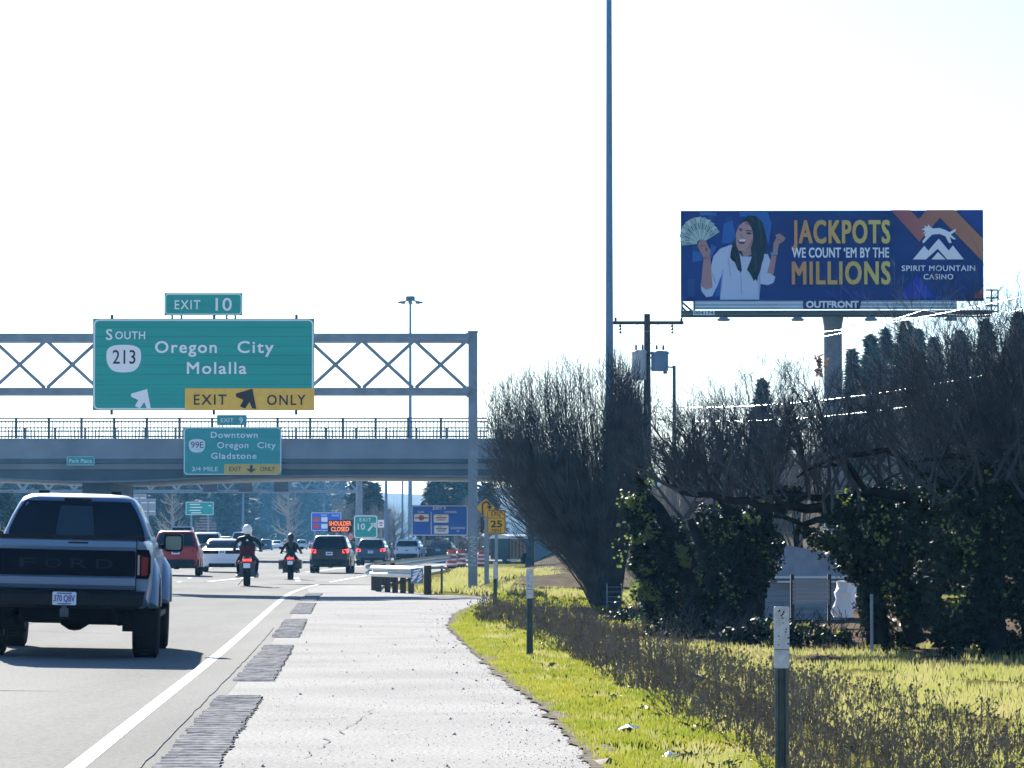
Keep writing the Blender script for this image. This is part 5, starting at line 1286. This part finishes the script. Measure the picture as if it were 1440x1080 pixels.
# ------------------------------------------------------------------ vegetation
rv = random.Random(21)
def twig(mb, pts, r0, r1, nside, tl=(.25,.6), n=3, up=.8, mi=0):
    k = len(pts); mb.tube(pts, [r0+(r1-r0)*i/(k-1) for i in range(k)], n, mi, False)
    for q in range(nside):
        f = rv.uniform(.25,.98)*(k-1); i = min(k-2, int(f)); a = pts[i].lerp(pts[i+1], f-i); dr = (pts[i+1]-pts[i]).normalized()
        side = Vector((rv.uniform(-1,1), rv.uniform(-1,1), rv.uniform(-.2,.5))); side = (side-dr*side.dot(dr)).normalized()
        l = rv.uniform(*tl); m1 = a+(dr*.55+side*.55+Vector((0,0,up*.25)))*l*.5; e = m1+(dr*.6+side*.25+Vector((0,0,up)))*l*.5
        rr = r0+(r1-r0)*f/(k-1); mb.tube([a, m1, e], [rr*.6, rr*.5, rr*.3], 3, mi, False)
def grow(mb, p, dr, L, r, level, up=.35, spread=.9, kids=(7,5,4), kink=.22):
    n = (5,4,3,2)[min(3, 3-level)] if level < 4 else 5
    pts = [Vector(p)]; q = Vector(p); d = Vector(dr).normalized()
    for i in range(n):
        d = (d+Vector((rv.gauss(0,kink), rv.gauss(0,kink), rv.gauss(0,kink*.7)+up*.25))).normalized(); q = q+d*L/n; pts.append(q.copy())
    r1 = max(.0022, r*.35); mb.tube(pts, [r+(r1-r)*i/n for i in range(n+1)], 4 if r > .02 else 3, 0, False)
    if level <= 0: return
    for c in range(kids[-level]):
        f = rv.uniform(.22, 1.0)*n; i = min(n-1, int(f)); a = pts[i].lerp(pts[i+1], f-i); dd = (pts[i+1]-pts[i]).normalized()
        sd_ = Vector((rv.gauss(0,1), rv.gauss(0,1), rv.gauss(0,.6))); sd_ = (sd_-dd*sd_.dot(dd)).normalized()
        grow(mb, a, dd+sd_*spread*rv.uniform(.45,1.1)+Vector((0,0,up*.5)), L*rv.uniform(.32,.58)*(1.15-.4*f/n), max(.0028, r*(1-.6*f/n)*.55), level-1, up, spread, kids, kink)
def vase_shrub(name, label, base, H, wl, wr, dep, n, nside, m_, r=.013, power=1.7, trunk_r=.10, zmin=.62, group=None, edge_drop=.35):
    t = thing(name, label, 'shrub' if 'shrub' in name else 'tree', base, 0, group)
    mb = MB()
    for i in range(14):
        u = rv.uniform(-1,1); e = Vector((u*(wl if u < 0 else wr)*.35, rv.uniform(-.3,.3)*dep, H*rv.uniform(.22,.36))); s0 = Vector((rv.uniform(-.28,.28), rv.uniform(-.25,.25), -.05))
        mb.tube([s0, s0.lerp(e,.5)+Vector((0,0,-.1)), e], [trunk_r*rv.uniform(.6,1.1), trunk_r*.7, trunk_r*.3], 6, 0)
    mb.build('trunk', M['bark_dark'], t, smooth=60)
    mb = MB()
    for i in range(n):
        u = rv.uniform(-1,1); u = math.copysign(abs(u)**.72, u); dy = rv.uniform(-1,1)
        if u*u*.5+dy*dy > 1.2: dy *= .5
        hx = u*(wl if u < 0 else wr); rad = abs(u)
        ht = H*(rv.uniform(zmin,1.0)-edge_drop*rad**3*rv.uniform(.5,1))*(.92+.08*noise.noise((u*3, dy*3, H)))
        if rv.random() < .05: ht *= 1.07
        s0 = Vector((rv.uniform(-.34,.34), rv.uniform(-.3,.3), 0)); pts = []; ph = rv.random()*9; wob = rv.uniform(.05,.20)
        for q in range(9):
            f = q/8; g_ = 1-(1-f)**power if power > 0 else min(1.0, (f/.80)**1.35)
            pts.append(Vector((s0.x+(hx-s0.x)*g_+wob*math.sin(ph+f*7)*f, s0.y+(dy*dep-s0.y)*g_+wob*math.cos(ph*2+f*6)*f, ht*f)))
        mb.tube(pts, [r*1.5*(1-.8*q/8) for q in range(9)], 3, 0, False)
        for q in range(nside):
            f = rv.uniform(.25,.97)*8; k_ = int(f); a = pts[k_].lerp(pts[min(8,k_+1)], f-k_); dd = (pts[min(8,k_+1)]-pts[k_-1 if k_ else 0]).normalized()
            sd_ = Vector((rv.gauss(0,1), rv.gauss(0,1), rv.gauss(0,.3))).normalized()
            grow(mb, a, dd*.8+sd_*rv.uniform(.3,.9), H*rv.uniform(.05,.12), r*.55, 1 if rv.random() < .4 else 0, .5, .8, (3,), .18)
    mb.build('crown', m_, t)
    return t
def leaves(mb, blobs, n, size, mi=0, shell=.55, hang=.3):
    tot = sum(b[3]**2 for b in blobs)
    for (x, y, z, r) in blobs:
        for i in range(int(n*r*r/tot)):
            v = Vector((rv.gauss(0,1), rv.gauss(0,1), rv.gauss(0,1))).normalized()*r*rv.uniform(shell,1.05)
            if noise.noise(Vector((x,y,z))*1.7+v*1.9) < -.16: continue
            c = Vector((x,y,z))+v*(1+.35*noise.noise((x+v.x*2.2, y+v.y*2.2, z+v.z*2.2)))
            a = Vector((rv.uniform(-1,1), rv.uniform(-1,1), rv.uniform(-1,.6))).normalized(); b_ = a.cross(Vector((rv.uniform(-1,1),rv.uniform(-1,1),rv.uniform(-1,1)))).normalized()
            s = size*rv.choice((.5,.7,.9,1.1,1.6))
            mb.add([c-a*s*.5, c+b_*s*.5, c+a*s*.7, c-b_*s*.5], [(0,1,2,3)], mi)

bX = lambda px, d: P(px, 700, d).x
def scatter(mb, blobs, n, size):
    for i in range(n):
        x, y, z, r = rv.choice(blobs); c = Vector((x+rv.gauss(0, r*.9), y+rv.uniform(-.1,.15), z+rv.gauss(0, r*1.9)))
        if noise.noise(c*3.1) < .12: continue
        a = Vector((rv.uniform(-1,1), rv.uniform(-.5,.5), rv.uniform(-1,.6))).normalized(); b_ = a.cross(Vector((rv.uniform(-1,1),rv.uniform(-1,1),rv.uniform(-1,1)))).normalized(); s = size*rv.uniform(.6,1.3)
        mb.add([c-a*s*.5, c+b_*s*.5, c+a*s*.7, c-b_*s*.5], [(0,1,2,3)])
bZ = lambda py, d: P(720, py, d).z
vase_shrub('bare_shrub', 'big dark bare vase shaped shrub between the gantry post and the ivy stumps', (bX(852,84),84,gz(bX(852,84),84)), 6.7, 2.75, .80, 1.5, 1350, 12, M['bark'], .011, -1, .13, .58, None, .16)
# pale upright brush behind
for (px, d, top, wl, wr, lb) in ((925,88,535,1.0,1.1,'pale upright brush directly below the transformers'),(985,92,482,1.3,1.2,'pale upright brush right of the utility pole'),(1045,95,495,1.3,1.3,'pale upright brush left of the billboard column')):
    vase_shrub('brush_shrub', lb, (bX(px,d),d,-.1), bZ(top,d)+.1, wl, wr, 1.4, 170, 7, M['bark_light'], .010, 2.6, .07, .35, 'upright brush behind the ivy stumps', .15)
def crown_tree(label, px, d, top, w_, nl, m_, group):
    x = bX(px, d); H = bZ(top, d)+.1; t = thing('bare_tree', label, 'tree', (x, d, -.1), 0, group)
    mb = MB(); mb.tube([(0,0,0),(.06,0,H*.22),(-.05,.1,H*.42)], [.16,.12,.08], 7); mb.build('trunk', M['bark_dark'], t, smooth=60)
    mb = MB()
    for i in range(nl):
        z = H*rv.uniform(.10,.42); a = rv.random()*6.283; o = rv.uniform(.2,1)
        grow(mb, (0,0,z), (math.cos(a)*o*w_/1.9, math.sin(a)*o*.8, rv.uniform(.55,1.3)), (H-z)*rv.uniform(.60,.93), rv.uniform(.022,.04), 3, .42, .85, (7,5,3), .2)
    mb.build('crown', m_, t); return t
for (px, d, top, lb, w_, nl) in ((1120,88,505,'twiggy bare tree left of the billboard column',1.6,15),(1215,84,490,'twiggy bare tree right of the billboard column',1.7,15),(1300,82,480,'twiggy bare tree in front of the conifers',1.8,17),(1375,76,435,'twiggy bare tree below the billboard railing',1.9,18),(1440,72,400,'tall twiggy bare tree at the right picture edge',1.9,18),(1500,60,390,'twiggy bare tree cut off by the right picture edge',1.9,18),(1050,90,515,'twiggy bare tree behind the forked ivy stump',1.5,13)):
    crown_tree(lb, px, d, top, w_, nl, M['bark_light'] if px in (1215,1375,1440,1120) else M['bark'], 'bare twiggy trees behind the ivy hedge')

def ivy_tree(label, base_px, base_py, d, trunks, limbs, blobs, nleaf, bright, shoots, nshoot, group):
    """trunks/limbs: pixel paths with radii at depth d (+offset); blobs: px, py, depth offset, radius"""
    bx_ = bX(base_px, d); z0 = gz(bx_, d); t = thing('ivy_clad_tree', label, 'tree', (bx_, d, z0), 0, group)
    L = lambda px, py, dd=0: Vector((P(px, py, d+dd).x-bx_, dd, P(px, py, d+dd).z-z0))
    mb = MB()
    for (pts, r0, r1) in trunks: 
        q = [L(*p) for p in pts]; mb.tube(q, [r0+(r1-r0)*i/(len(q)-1) for i in range(len(q))], 8)
    mb.build('trunk', M['bark_dark'], t, smooth=60)
    if limbs:
        for (pts, r0, r1) in limbs:
            mb = MB(); q = [L(*p) for p in pts]; q2 = []
            for i in range(len(q)-1):
                for j in range(4): q2.append(q[i].lerp(q[i+1], j/4)+Vector((rv.uniform(-.04,.04),rv.uniform(-.06,.06),rv.uniform(-.04,.04))))
            q2.append(q[-1]); mb.tube(q2, [r0+(r1-r0)*i/(len(q2)-1) for i in range(len(q2))], 7); mb.build('limb', M['bark_dark'], t, smooth=60)
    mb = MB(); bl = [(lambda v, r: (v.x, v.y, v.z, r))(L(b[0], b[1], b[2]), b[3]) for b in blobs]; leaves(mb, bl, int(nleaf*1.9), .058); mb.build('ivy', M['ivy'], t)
    if bright:
        mb = MB(); bl = [(lambda v, r: (v.x, v.y, v.z, r))(L(b[0], b[1], b[2]), b[3]) for b in bright]; scatter(mb, bl, int(nleaf*(.42 if base_px < 1000 else .07 if base_px < 1100 else .025)), .055); mb.build('sunlit_ivy', M['ivy_bright'], t)  # scattered leaves coloured brighter to stand in for sunlit ivy
    if shoots:
        mb = MB()
        for i in range(nshoot):
            sh = rv.choice(shoots); u = rv.random(); px = sh[0]+(sh[2]-sh[0])*u; py = sh[1]+(sh[3]-sh[1])*u; top = (sh[4]+(sh[5]-sh[4])*u); dd = rv.uniform(-.6,1.2)
            a_ = L(px, py, dd); hgt = L(px, top, dd).z-a_.z; hgt *= rv.uniform(.45,.98)
            grow(mb, a_, Vector((rv.gauss(-.25,.55), rv.gauss(0,.4), rv.uniform(.5,1.1))), hgt, rv.uniform(.016,.034), 3, .42, .95, (7,5,3), .24)
        mb.build('shoots', M['bark'], t)
    return t
ig = 'ivy covered trees along the field edge'
ivy_tree('leaning ivy stump with bright leaves on its left side, next to the big bare shrub', 930, 878, 62,
    [([(935,885),(918,780),(903,700),(897,655)],.20,.06),([(950,885),(930,800),(905,740)],.16,.05),([(1000,885),(965,790),(925,715),(905,690)],.22,.06)], None,
    [(897,690,0,.22),(898,720,0,.28),(905,750,0,.33),(910,790,0,.36),(915,830,0,.34),(930,800,.2,.45),(945,840,.1,.42),(940,760,.2,.4),(968,800,.2,.4),(985,845,.1,.40),(920,865,-.1,.25)], 9000,
    [(893,690,-.2,.14),(893,720,-.2,.18),(897,750,-.3,.16),(900,790,-.3,.18),(905,830,-.3,.16),(960,790,-.3,.1),(975,830,-.3,.12),(912,855,-.3,.14)], None, 0, ig)
ivy_tree('dark forked ivy stump in the middle of the hedge gap', 1045, 880, 60,
    [([(1045,890),(1040,800),(1030,740),(1015,690)],.28,.09),([(1055,890),(1060,790),(1075,730),(1085,700)],.24,.08),([(1020,890),(1000,800),(970,730)],.18,.06)], [([(1030,740),(1010,690),(990,660)],.08,.02)],
    [(1045,860,0,.42),(1050,820,0,.42),(1045,780,0,.40),(1030,740,0,.35),(1070,760,0,.35),(1080,725,0,.3),(1015,800,.1,.42),(1000,770,.1,.3),(990,850,.1,.42),(1020,870,0,.35),(1075,790,.1,.3),(985,735,.2,.3)], 9500,
    [(1022,735,-.3,.16),(1060,735,-.3,.12),(1075,765,-.3,.14),(1012,770,-.3,.12),(1030,850,-.35,.10),(1000,880,-.3,.12)], [(960,730,1090,700,560,540)], 22, ig)
ivy_tree('sprawling tree with long dark limbs reaching left over the stumps', 1235, 895, 53,
    [([(1235,905),(1225,820),(1200,750),(1170,710)],.18,.10),([(1290,905),(1260,820),(1230,750)],.15,.08)],
    [([(1260,740),(1180,715),(1090,712),(1010,700),(955,690),(932,668)],.10,.018),([(1300,700),(1230,690),(1160,700),(1100,690),(1060,700)],.09,.02),([(1240,720),(1190,650),(1150,655)],.06,.015),([(1300,660),(1250,635),(1180,640),(1120,672)],.07,.015),([(1190,730),(1130,735),(1080,725)],.07,.02)],
    [(1130,728,0,.30),(1170,745,0,.42),(1205,780,0,.42),(1240,790,0,.5),(1215,735,.3,.5),(1270,740,.2,.6),(1260,840,0,.42),(1300,800,0,.6),(1240,870,.3,.3),(1290,870,.1,.40),(1320,740,.3,.6),(1110,705,.2,.22),(1255,885,-.1,.34),(1310,890,.0,.34),(1330,850,.2,.45),(1225,850,-.25,.25),(1232,885,-.25,.25),(1285,880,-.2,.3)], 15000,
    [(1235,745,-.5,.16),(1245,800,-.5,.14),(1185,725,-.4,.12),(1290,760,-.6,.14),(1270,855,-.4,.10)],
    [(960,695,1060,705,545,520),(1040,705,1180,700,510,500),(1160,690,1300,680,500,470),(1080,715,1260,730,560,520),(950,690,1000,700,600,560)], 92, ig)
ivy_tree('thick ivy clad tree at the right picture edge, darkest of the hedge', 1400, 905, 51,
    [([(1400,915),(1390,820),(1400,720)],.2,.12),([(1460,915),(1440,800),(1450,700)],.2,.12)],
    [([(1400,760),(1350,690),(1290,665)],.10,.03),([(1440,720),(1400,660),(1340,640),(1290,650)],.09,.02),([(1450,690),(1380,700),(1310,690)],.1,.03)],
    [(1350,745,0,.6),(1400,740,0,.65),(1445,735,0,.65),(1360,810,0,.6),(1410,815,0,.65),(1450,820,0,.65),(1345,870,0,.48),(1395,875,0,.5),(1445,880,0,.5),(1380,690,.3,.5),(1440,680,.3,.55),(1330,700,.3,.45),(1350,895,-.1,.36),(1390,895,-.25,.36),(1430,895,-.2,.36),(1465,890,-.2,.42),(1400,860,-.3,.4),(1450,850,-.3,.45)], 17000,
    [(1365,770,-.6,.14),(1420,800,-.65,.12),(1400,700,-.6,.14),(1335,720,-.5,.12),(1345,830,-.6,.10)],
    [(1290,675,1400,680,480,430),(1380,680,1480,670,440,395),(1300,710,1460,700,540,470)], 92, ig)
# rusty leaf tufts caught in the twigs
for (px, py, d, lb) in ((1151,508,97,'rusty leaf cluster caught in the brush by the billboard column'),(1384,500,76,'rusty leaf cluster in the twigs below the billboard railing'),(1402,520,75,'second rusty leaf cluster low in the twigs at the right')):
    v = P(px, py, d); o_ = MB(); leaves(o_, [(0,0,0,.22),(.05,0,-.3,.16)], 70, .11, 0, .1); tag(o_.build('leaf_cluster', M['rust_leaf'], None, loc=v), lb, 'leaves')
# undergrowth on the litter bank
for i, (px, py, d, w_, lb) in enumerate(((955,880,59,.8,'low ivy tangle at the foot of the leaning ivy stump'),(1010,890,56,.7,'low ivy tangle at the foot of the forked ivy stump'),(1130,885,56,.9,'low leafy tangle below the grey slatted fence'),(1180,890,54,.9,'low leafy tangle below the white tarp'),(900,850,70,.6,'small scrub beside the wire panel'))):
    v = P(px, py, d); t = thing('undergrowth', lb, 'bush', (v.x, d, gz(v.x, d)))
    mb = MB(); leaves(mb, [(rv.uniform(-w_,w_), rv.uniform(-.4,.4), rv.uniform(.05,.25), rv.uniform(.2,.34)) for q in range(7)], 900, .07, 0, .3); mb.build('foliage', M['ivy'], t)
    mb = MB()
    for q in range(60):
        a = Vector((rv.uniform(-w_,w_), rv.uniform(-.4,.4), 0)); e = a+Vector((rv.uniform(-.4,.4), rv.uniform(-.3,.3), rv.uniform(.2,.7))); mb.tube([a, a.lerp(e,.5)+Vector((0,0,.1)), e], .005, 3, 0, False)
    mb.build('stems', M['bark'], t)

# conifers
def conifer(label, px, top, d, spread, n, m_, group, size):
    x = bX(px, d); H = bZ(top, d)+.3; t = thing('conifer_tree', label, 'tree', (x, d, -.3), 0, group)
    mb = MB(); mb.tube([(0,0,0),(0,0,H*.95)], [H*.014+.05,.03], 7); mb.build('trunk', M['bark_dark'], t)
    mb = MB(); rr = random.Random(int(px*7+d))
    for i in range(n):
        f = rr.random()**.8; z = H*(.08+.92*f); a = rr.random()*6.283
        R_ = (spread*(1-f)**.85+.10)*(1+.75*noise.noise((math.cos(a)*1.1+px, math.sin(a)*1.1, z*.32/size))+.25*noise.noise((a, px, z*1.1/size)))
        u = rr.random()**.5; c = Vector((math.cos(a)*R_*u, math.sin(a)*R_*u, z-.25*R_*u+rr.uniform(-.2,.2)*size))
        d1 = Vector((math.cos(a+rr.uniform(-1,1)), math.sin(a+rr.uniform(-1,1)), rr.uniform(-.7,.5))); d2 = d1.cross(Vector((rr.uniform(-1,1),rr.uniform(-1,1),1))).normalized(); s = size*rr.uniform(.4,1.3)
        mb.add([c-d1*s*.6, c+d2*s*.28, c+d1*s*.8, c-d2*s*.28], [(0,1,2,3)])
    mb.build('crown', m_, t)
    return t
for (px, top, d, sp, lb) in ((1072,535,215,1.5,'small dark conifer left of the billboard column'),(1200,494,205,1.3,'short narrow conifer touching the right side of the billboard column'),(1226,472,228,2.6,'broad conifer behind the short narrow one, right of the billboard column'),(1247,463,240,1.8,'slim conifer between the two broadest ones below the billboard'),(1275,452,220,3.0,'tallest and broadest conifer below the billboard'),(1293,464,236,2.0,'conifer leaning on the right flank of the tallest one'),(1314,476,214,1.5,'short conifer at the right end of the clump below the billboard'),(1352,466,232,3.2,'broad conifer below the right lamp of the billboard'),(1388,452,205,1.9,'slim conifer below the billboard railing'),(1434,440,224,3.4,'broad conifer at the right picture edge')):
    conifer(lb, px, top, d, sp*1.35, int(2600+1100*sp), M['conifer'], 'conifers behind the hedge', .42)
rf = random.Random(4)
def far_label(i): return 'dark far conifer of the wood beyond the overpass bridge'
i = 0; px = -35
while px < 478:
    q = 1.75 if px > 325 else 1.0; conifer(far_label(i), px+rf.uniform(-6,6), rf.uniform(640,676), rf.uniform(450,560)*q, rf.uniform(3.2,4.6)*q, 1500, M['conifer_far'], 'dark conifers of the wood beyond the bridge', 1.4*q); px += rf.uniform(9,14)
for (px, top, d, lb) in ((505,664,400,'far conifer behind the far gantry post'),(524,682,390,'far conifer right of the far gantry post'),(612,672,380,'left conifer above the large blue sign'),(630,662,385,'second conifer above the large blue sign'),(648,668,380,'conifer above the right end of the large blue sign'),(684,684,360,'conifer behind the yellow curve sign'),(4,690,300,'green conifer at the left picture edge under the bridge')):
    conifer(lb, px, top, d, 2.6, 1500, M['conifer_far'] if px > 10 else M['conifer'], None, 1.1)
def bare_tree(label, px, py_top, d, w_, n, m_, r=.05):
    x = bX(px, d); H = bZ(py_top, d); t = thing('bare_tree', label, 'tree', (x, d, -.1))
    mb = MB(); mb.tube([(0,0,0),(.1,0,H*.4),(0,0,H*.8)], [.28,.18,.06], 7); mb.build('trunk', m_, t)
    mb = MB()
    for i in range(n):
        z = H*rv.uniform(.2,.75); a = rv.random()*6.283; l = w_*rv.uniform(.5,1)*(1.15-z/H); s = Vector((0,0,z)); e = s+Vector((math.cos(a)*l, math.sin(a)*l, l*rv.uniform(.4,1.1))); m1 = s.lerp(e,.5)+Vector((0,0,-.1*l))
        twig(mb, [s, s.lerp(m1,.5), m1, m1.lerp(e,.5), e], r, r*.3, 7, (.5,1.4), 3, .5)
    mb.build('crown', m_, t)
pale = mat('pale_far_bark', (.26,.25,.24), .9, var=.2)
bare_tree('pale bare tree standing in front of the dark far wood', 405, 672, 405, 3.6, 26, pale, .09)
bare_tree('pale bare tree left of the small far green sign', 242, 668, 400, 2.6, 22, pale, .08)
for (px, top, d, lb) in ((486,690,370,'grey bare tree left of the gore sign'),(535,700,350,'grey bare tree right of the gore sign'),(553,715,345,'low grey bare tree left of the large blue sign'),(668,690,330,'grey bare tree left of the yellow curve sign'),(745,664,205,'bare tree leaning over the side road by the bridge abutment')):
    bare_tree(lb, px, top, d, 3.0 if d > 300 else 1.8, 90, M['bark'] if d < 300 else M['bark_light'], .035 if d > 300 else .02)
for i, (px, py, d, w_, h_, lb) in enumerate(((550,772,310,2.6,1.0,'low pale scrub behind the white crossover car'),(596,768,300,2.6,1.2,'low scrub under the large blue sign'),(640,766,290,2.4,1.6,'low scrub under the right end of the large blue sign'),(668,770,285,1.6,1.6,'low scrub behind the gantry post'),(30,760,280,2.4,2.2,'roadside scrub left of the pickup cab'))):
    t = thing('roadside_scrub', lb, 'bush', (bX(px,d), d, 0))
    mb = MB(); leaves(mb, [(rv.uniform(-w_,w_), rv.uniform(-1,1), rv.uniform(.1,h_), rv.uniform(.4,.7)) for q in range(12)], 1200, .25, 0, .2); mb.build('foliage', M['bark_light'] if i != 4 else M['conifer'], t)
    mb = MB()
    for q in range(80):
        a = Vector((rv.uniform(-w_,w_), rv.uniform(-1,1), 0)); mb.tube([a, a+Vector((rv.uniform(-.3,.3),0,h_*rv.uniform(.6,1.4)))], .02, 3, 0, False)
    mb.build('stems', M['bark_light'], t)

# ------------------------------------------------------------------ things behind the hedge gap
d = 74; k = S(d)
t = thing('shed', 'grey sided shed glimpsed through the gap between the ivy trees', 'shed', (bX(1128,d), d, -.15)); z0 = -.15
hx = 62/k; zt_ = bZ(770,d)-z0
mb = MB(); mb.box((0,1.2,bZ(812,d)/2+.05), (2*hx,2.4,bZ(812,d)-z0)); 
for i in range(7): mb.box((0,-.012,.1+i*.13), (2*hx,.03,.02))
mb.build('wall', M['siding'], t)
mb = MB(); mb.prism([(-hx-.1,bZ(812,d)+.16),(hx+.1,bZ(812,d)+.10),(hx*.75,zt_-.15),(-hx*.6,zt_+.1)], -.15, 2.5); mb.build('roof', mat('shed_roof', (.22,.26,.32), .6, var=.15), t)
mb = MB(); mb.box((.1,-.19,bZ(813,d)+.17), (2*hx,.05,.05)); mb.box((.2,-.17,bZ(818,d)+.15), (2*hx*.8,.05,.04)); mb.build('gutter', M['p_white'], t)
d = 66; k = S(d); fxx = bX(1140,d)
t = thing('slat_fence', 'low grey slatted fence panel in front of the shed', 'fence', (fxx, d, -.1))
z0, z1 = bZ(850,d)+.1, bZ(815,d)+.1; wq = 52/k
for i in range(6):
    mb = MB(); mb.box((0,0,z0+(z1-z0)*(i+.5)/6), (wq,.03,(z1-z0)/6*.86)); mb.build('slat', M['siding'], t)
for sx in (-1,1):
    mb = MB(); mb.box((sx*wq/2,.05,z1/2+.05), (.07,.07,z1+.1)); mb.build('post', M['wood_pole'], t)
d = 61; v = P(1187,868,d); k = S(d)
mb = MB(); rng = random.Random(8); rings = []
for i in range(7):
    f = i/6; w_ = (.20+.02*i)*(1-.55*f); rings.append([Vector((w_*math.cos(a*.524)*(1+.25*rng.uniform(-1,1))+.05*f, .2*math.sin(a*.524)*(1+.25*rng.uniform(-1,1)), .62*f)) for a in range(12)])
mb.rings(rings); tag(mb.build('draped_tarp', M['tarp'], None, smooth=40, loc=(v.x,d,v.z)), 'crumpled white tarp heap beside the slatted fence', 'tarp')
v = P(1226, 905, 50.7); zt_ = P(1226, 838, 50.7).z
t = thing('fence_post', 'thin bare metal post standing in the grass before the dark hedge', 'post', (v.x, 50.7, gz(v.x,50.7)))
mb = MB(); mb.tube([(0,0,-.05),(0,0,zt_-t.location.z)], .022, 8); mb.build('pipe', M['galv'], t)
mb = MB(); mb.lathe([(0,0),(.026,0),(.026,.02),(0,.03)], (0,0,zt_-t.location.z), 'z', 8); mb.build('cap', M['galv'], t)
d = 80; t = thing('wire_panel', 'short sunlit wire fence panel at the foot of the big bare shrub', 'fence', (bX(874,d), d, -.05))
mb = MB()
for i in range(4): mb.tube([(-.32,0,.15+.11*i),(.32,.02,.15+.11*i)], .004, 4)
mb.tube([(0,0,.1),(0,0,.5)], .003, 4)
mb.build('mesh', M['cable'], t)
for sx in (-.33,.33):
    mb = MB(); mb.tube([(sx,0,-.05),(sx,0,.56)], .014, 6); mb.build('stake', M['galv'], t)
# small litter on the verge
for (px, py, sc_, m_, lb) in ((882,1030,.10,'tarp','crumpled white paper scrap on the green verge'),(940,1066,.11,'tarp','flat pale paper scrap near the bottom edge of the verge'),(856,1075,.12,'rust_leaf','dry reddish leaf scrap at the pavement edge')):
    d_ = 7300/(py-761); x_ = bX(px, d_); mb = MB(); rng = random.Random(px); n = 9
    vs = [(sc_*rng.uniform(.5,1)*math.cos(a*.698), sc_*rng.uniform(.5,1)*math.sin(a*.698), rng.uniform(.0,.05)) for a in range(n)]+[(0,0,.06)]
    mb.add(vs, [(a,(a+1)%n,n) for a in range(n)]); tag(mb.build('litter_scrap', M[m_], None, loc=(x_, d_, gz(x_,d_)+.02)), lb, 'litter')

# ------------------------------------------------------------------ air
mb = MB(); mb.box((0, 1200, 20.5), (3200, 2600, 45)); hz_ = mb.build('haze', None or M['tarp'], None); hz_.data.materials.clear()
hm = bpy.data.materials.new('haze_air'); hm.use_nodes = True; n = hm.node_tree; n.nodes.remove(n.nodes['Principled BSDF'])
pv = n.nodes.new('ShaderNodeVolumePrincipled'); pv.inputs['Color'].default_value = (.18,.55,1.0,1); pv.inputs['Density'].default_value = .00012; pv.inputs['Anisotropy'].default_value = .2
n.links.new(pv.outputs[0], n.nodes['Material Output'].inputs['Volume']); hz_.data.materials.append(hm); stuff(hz_)
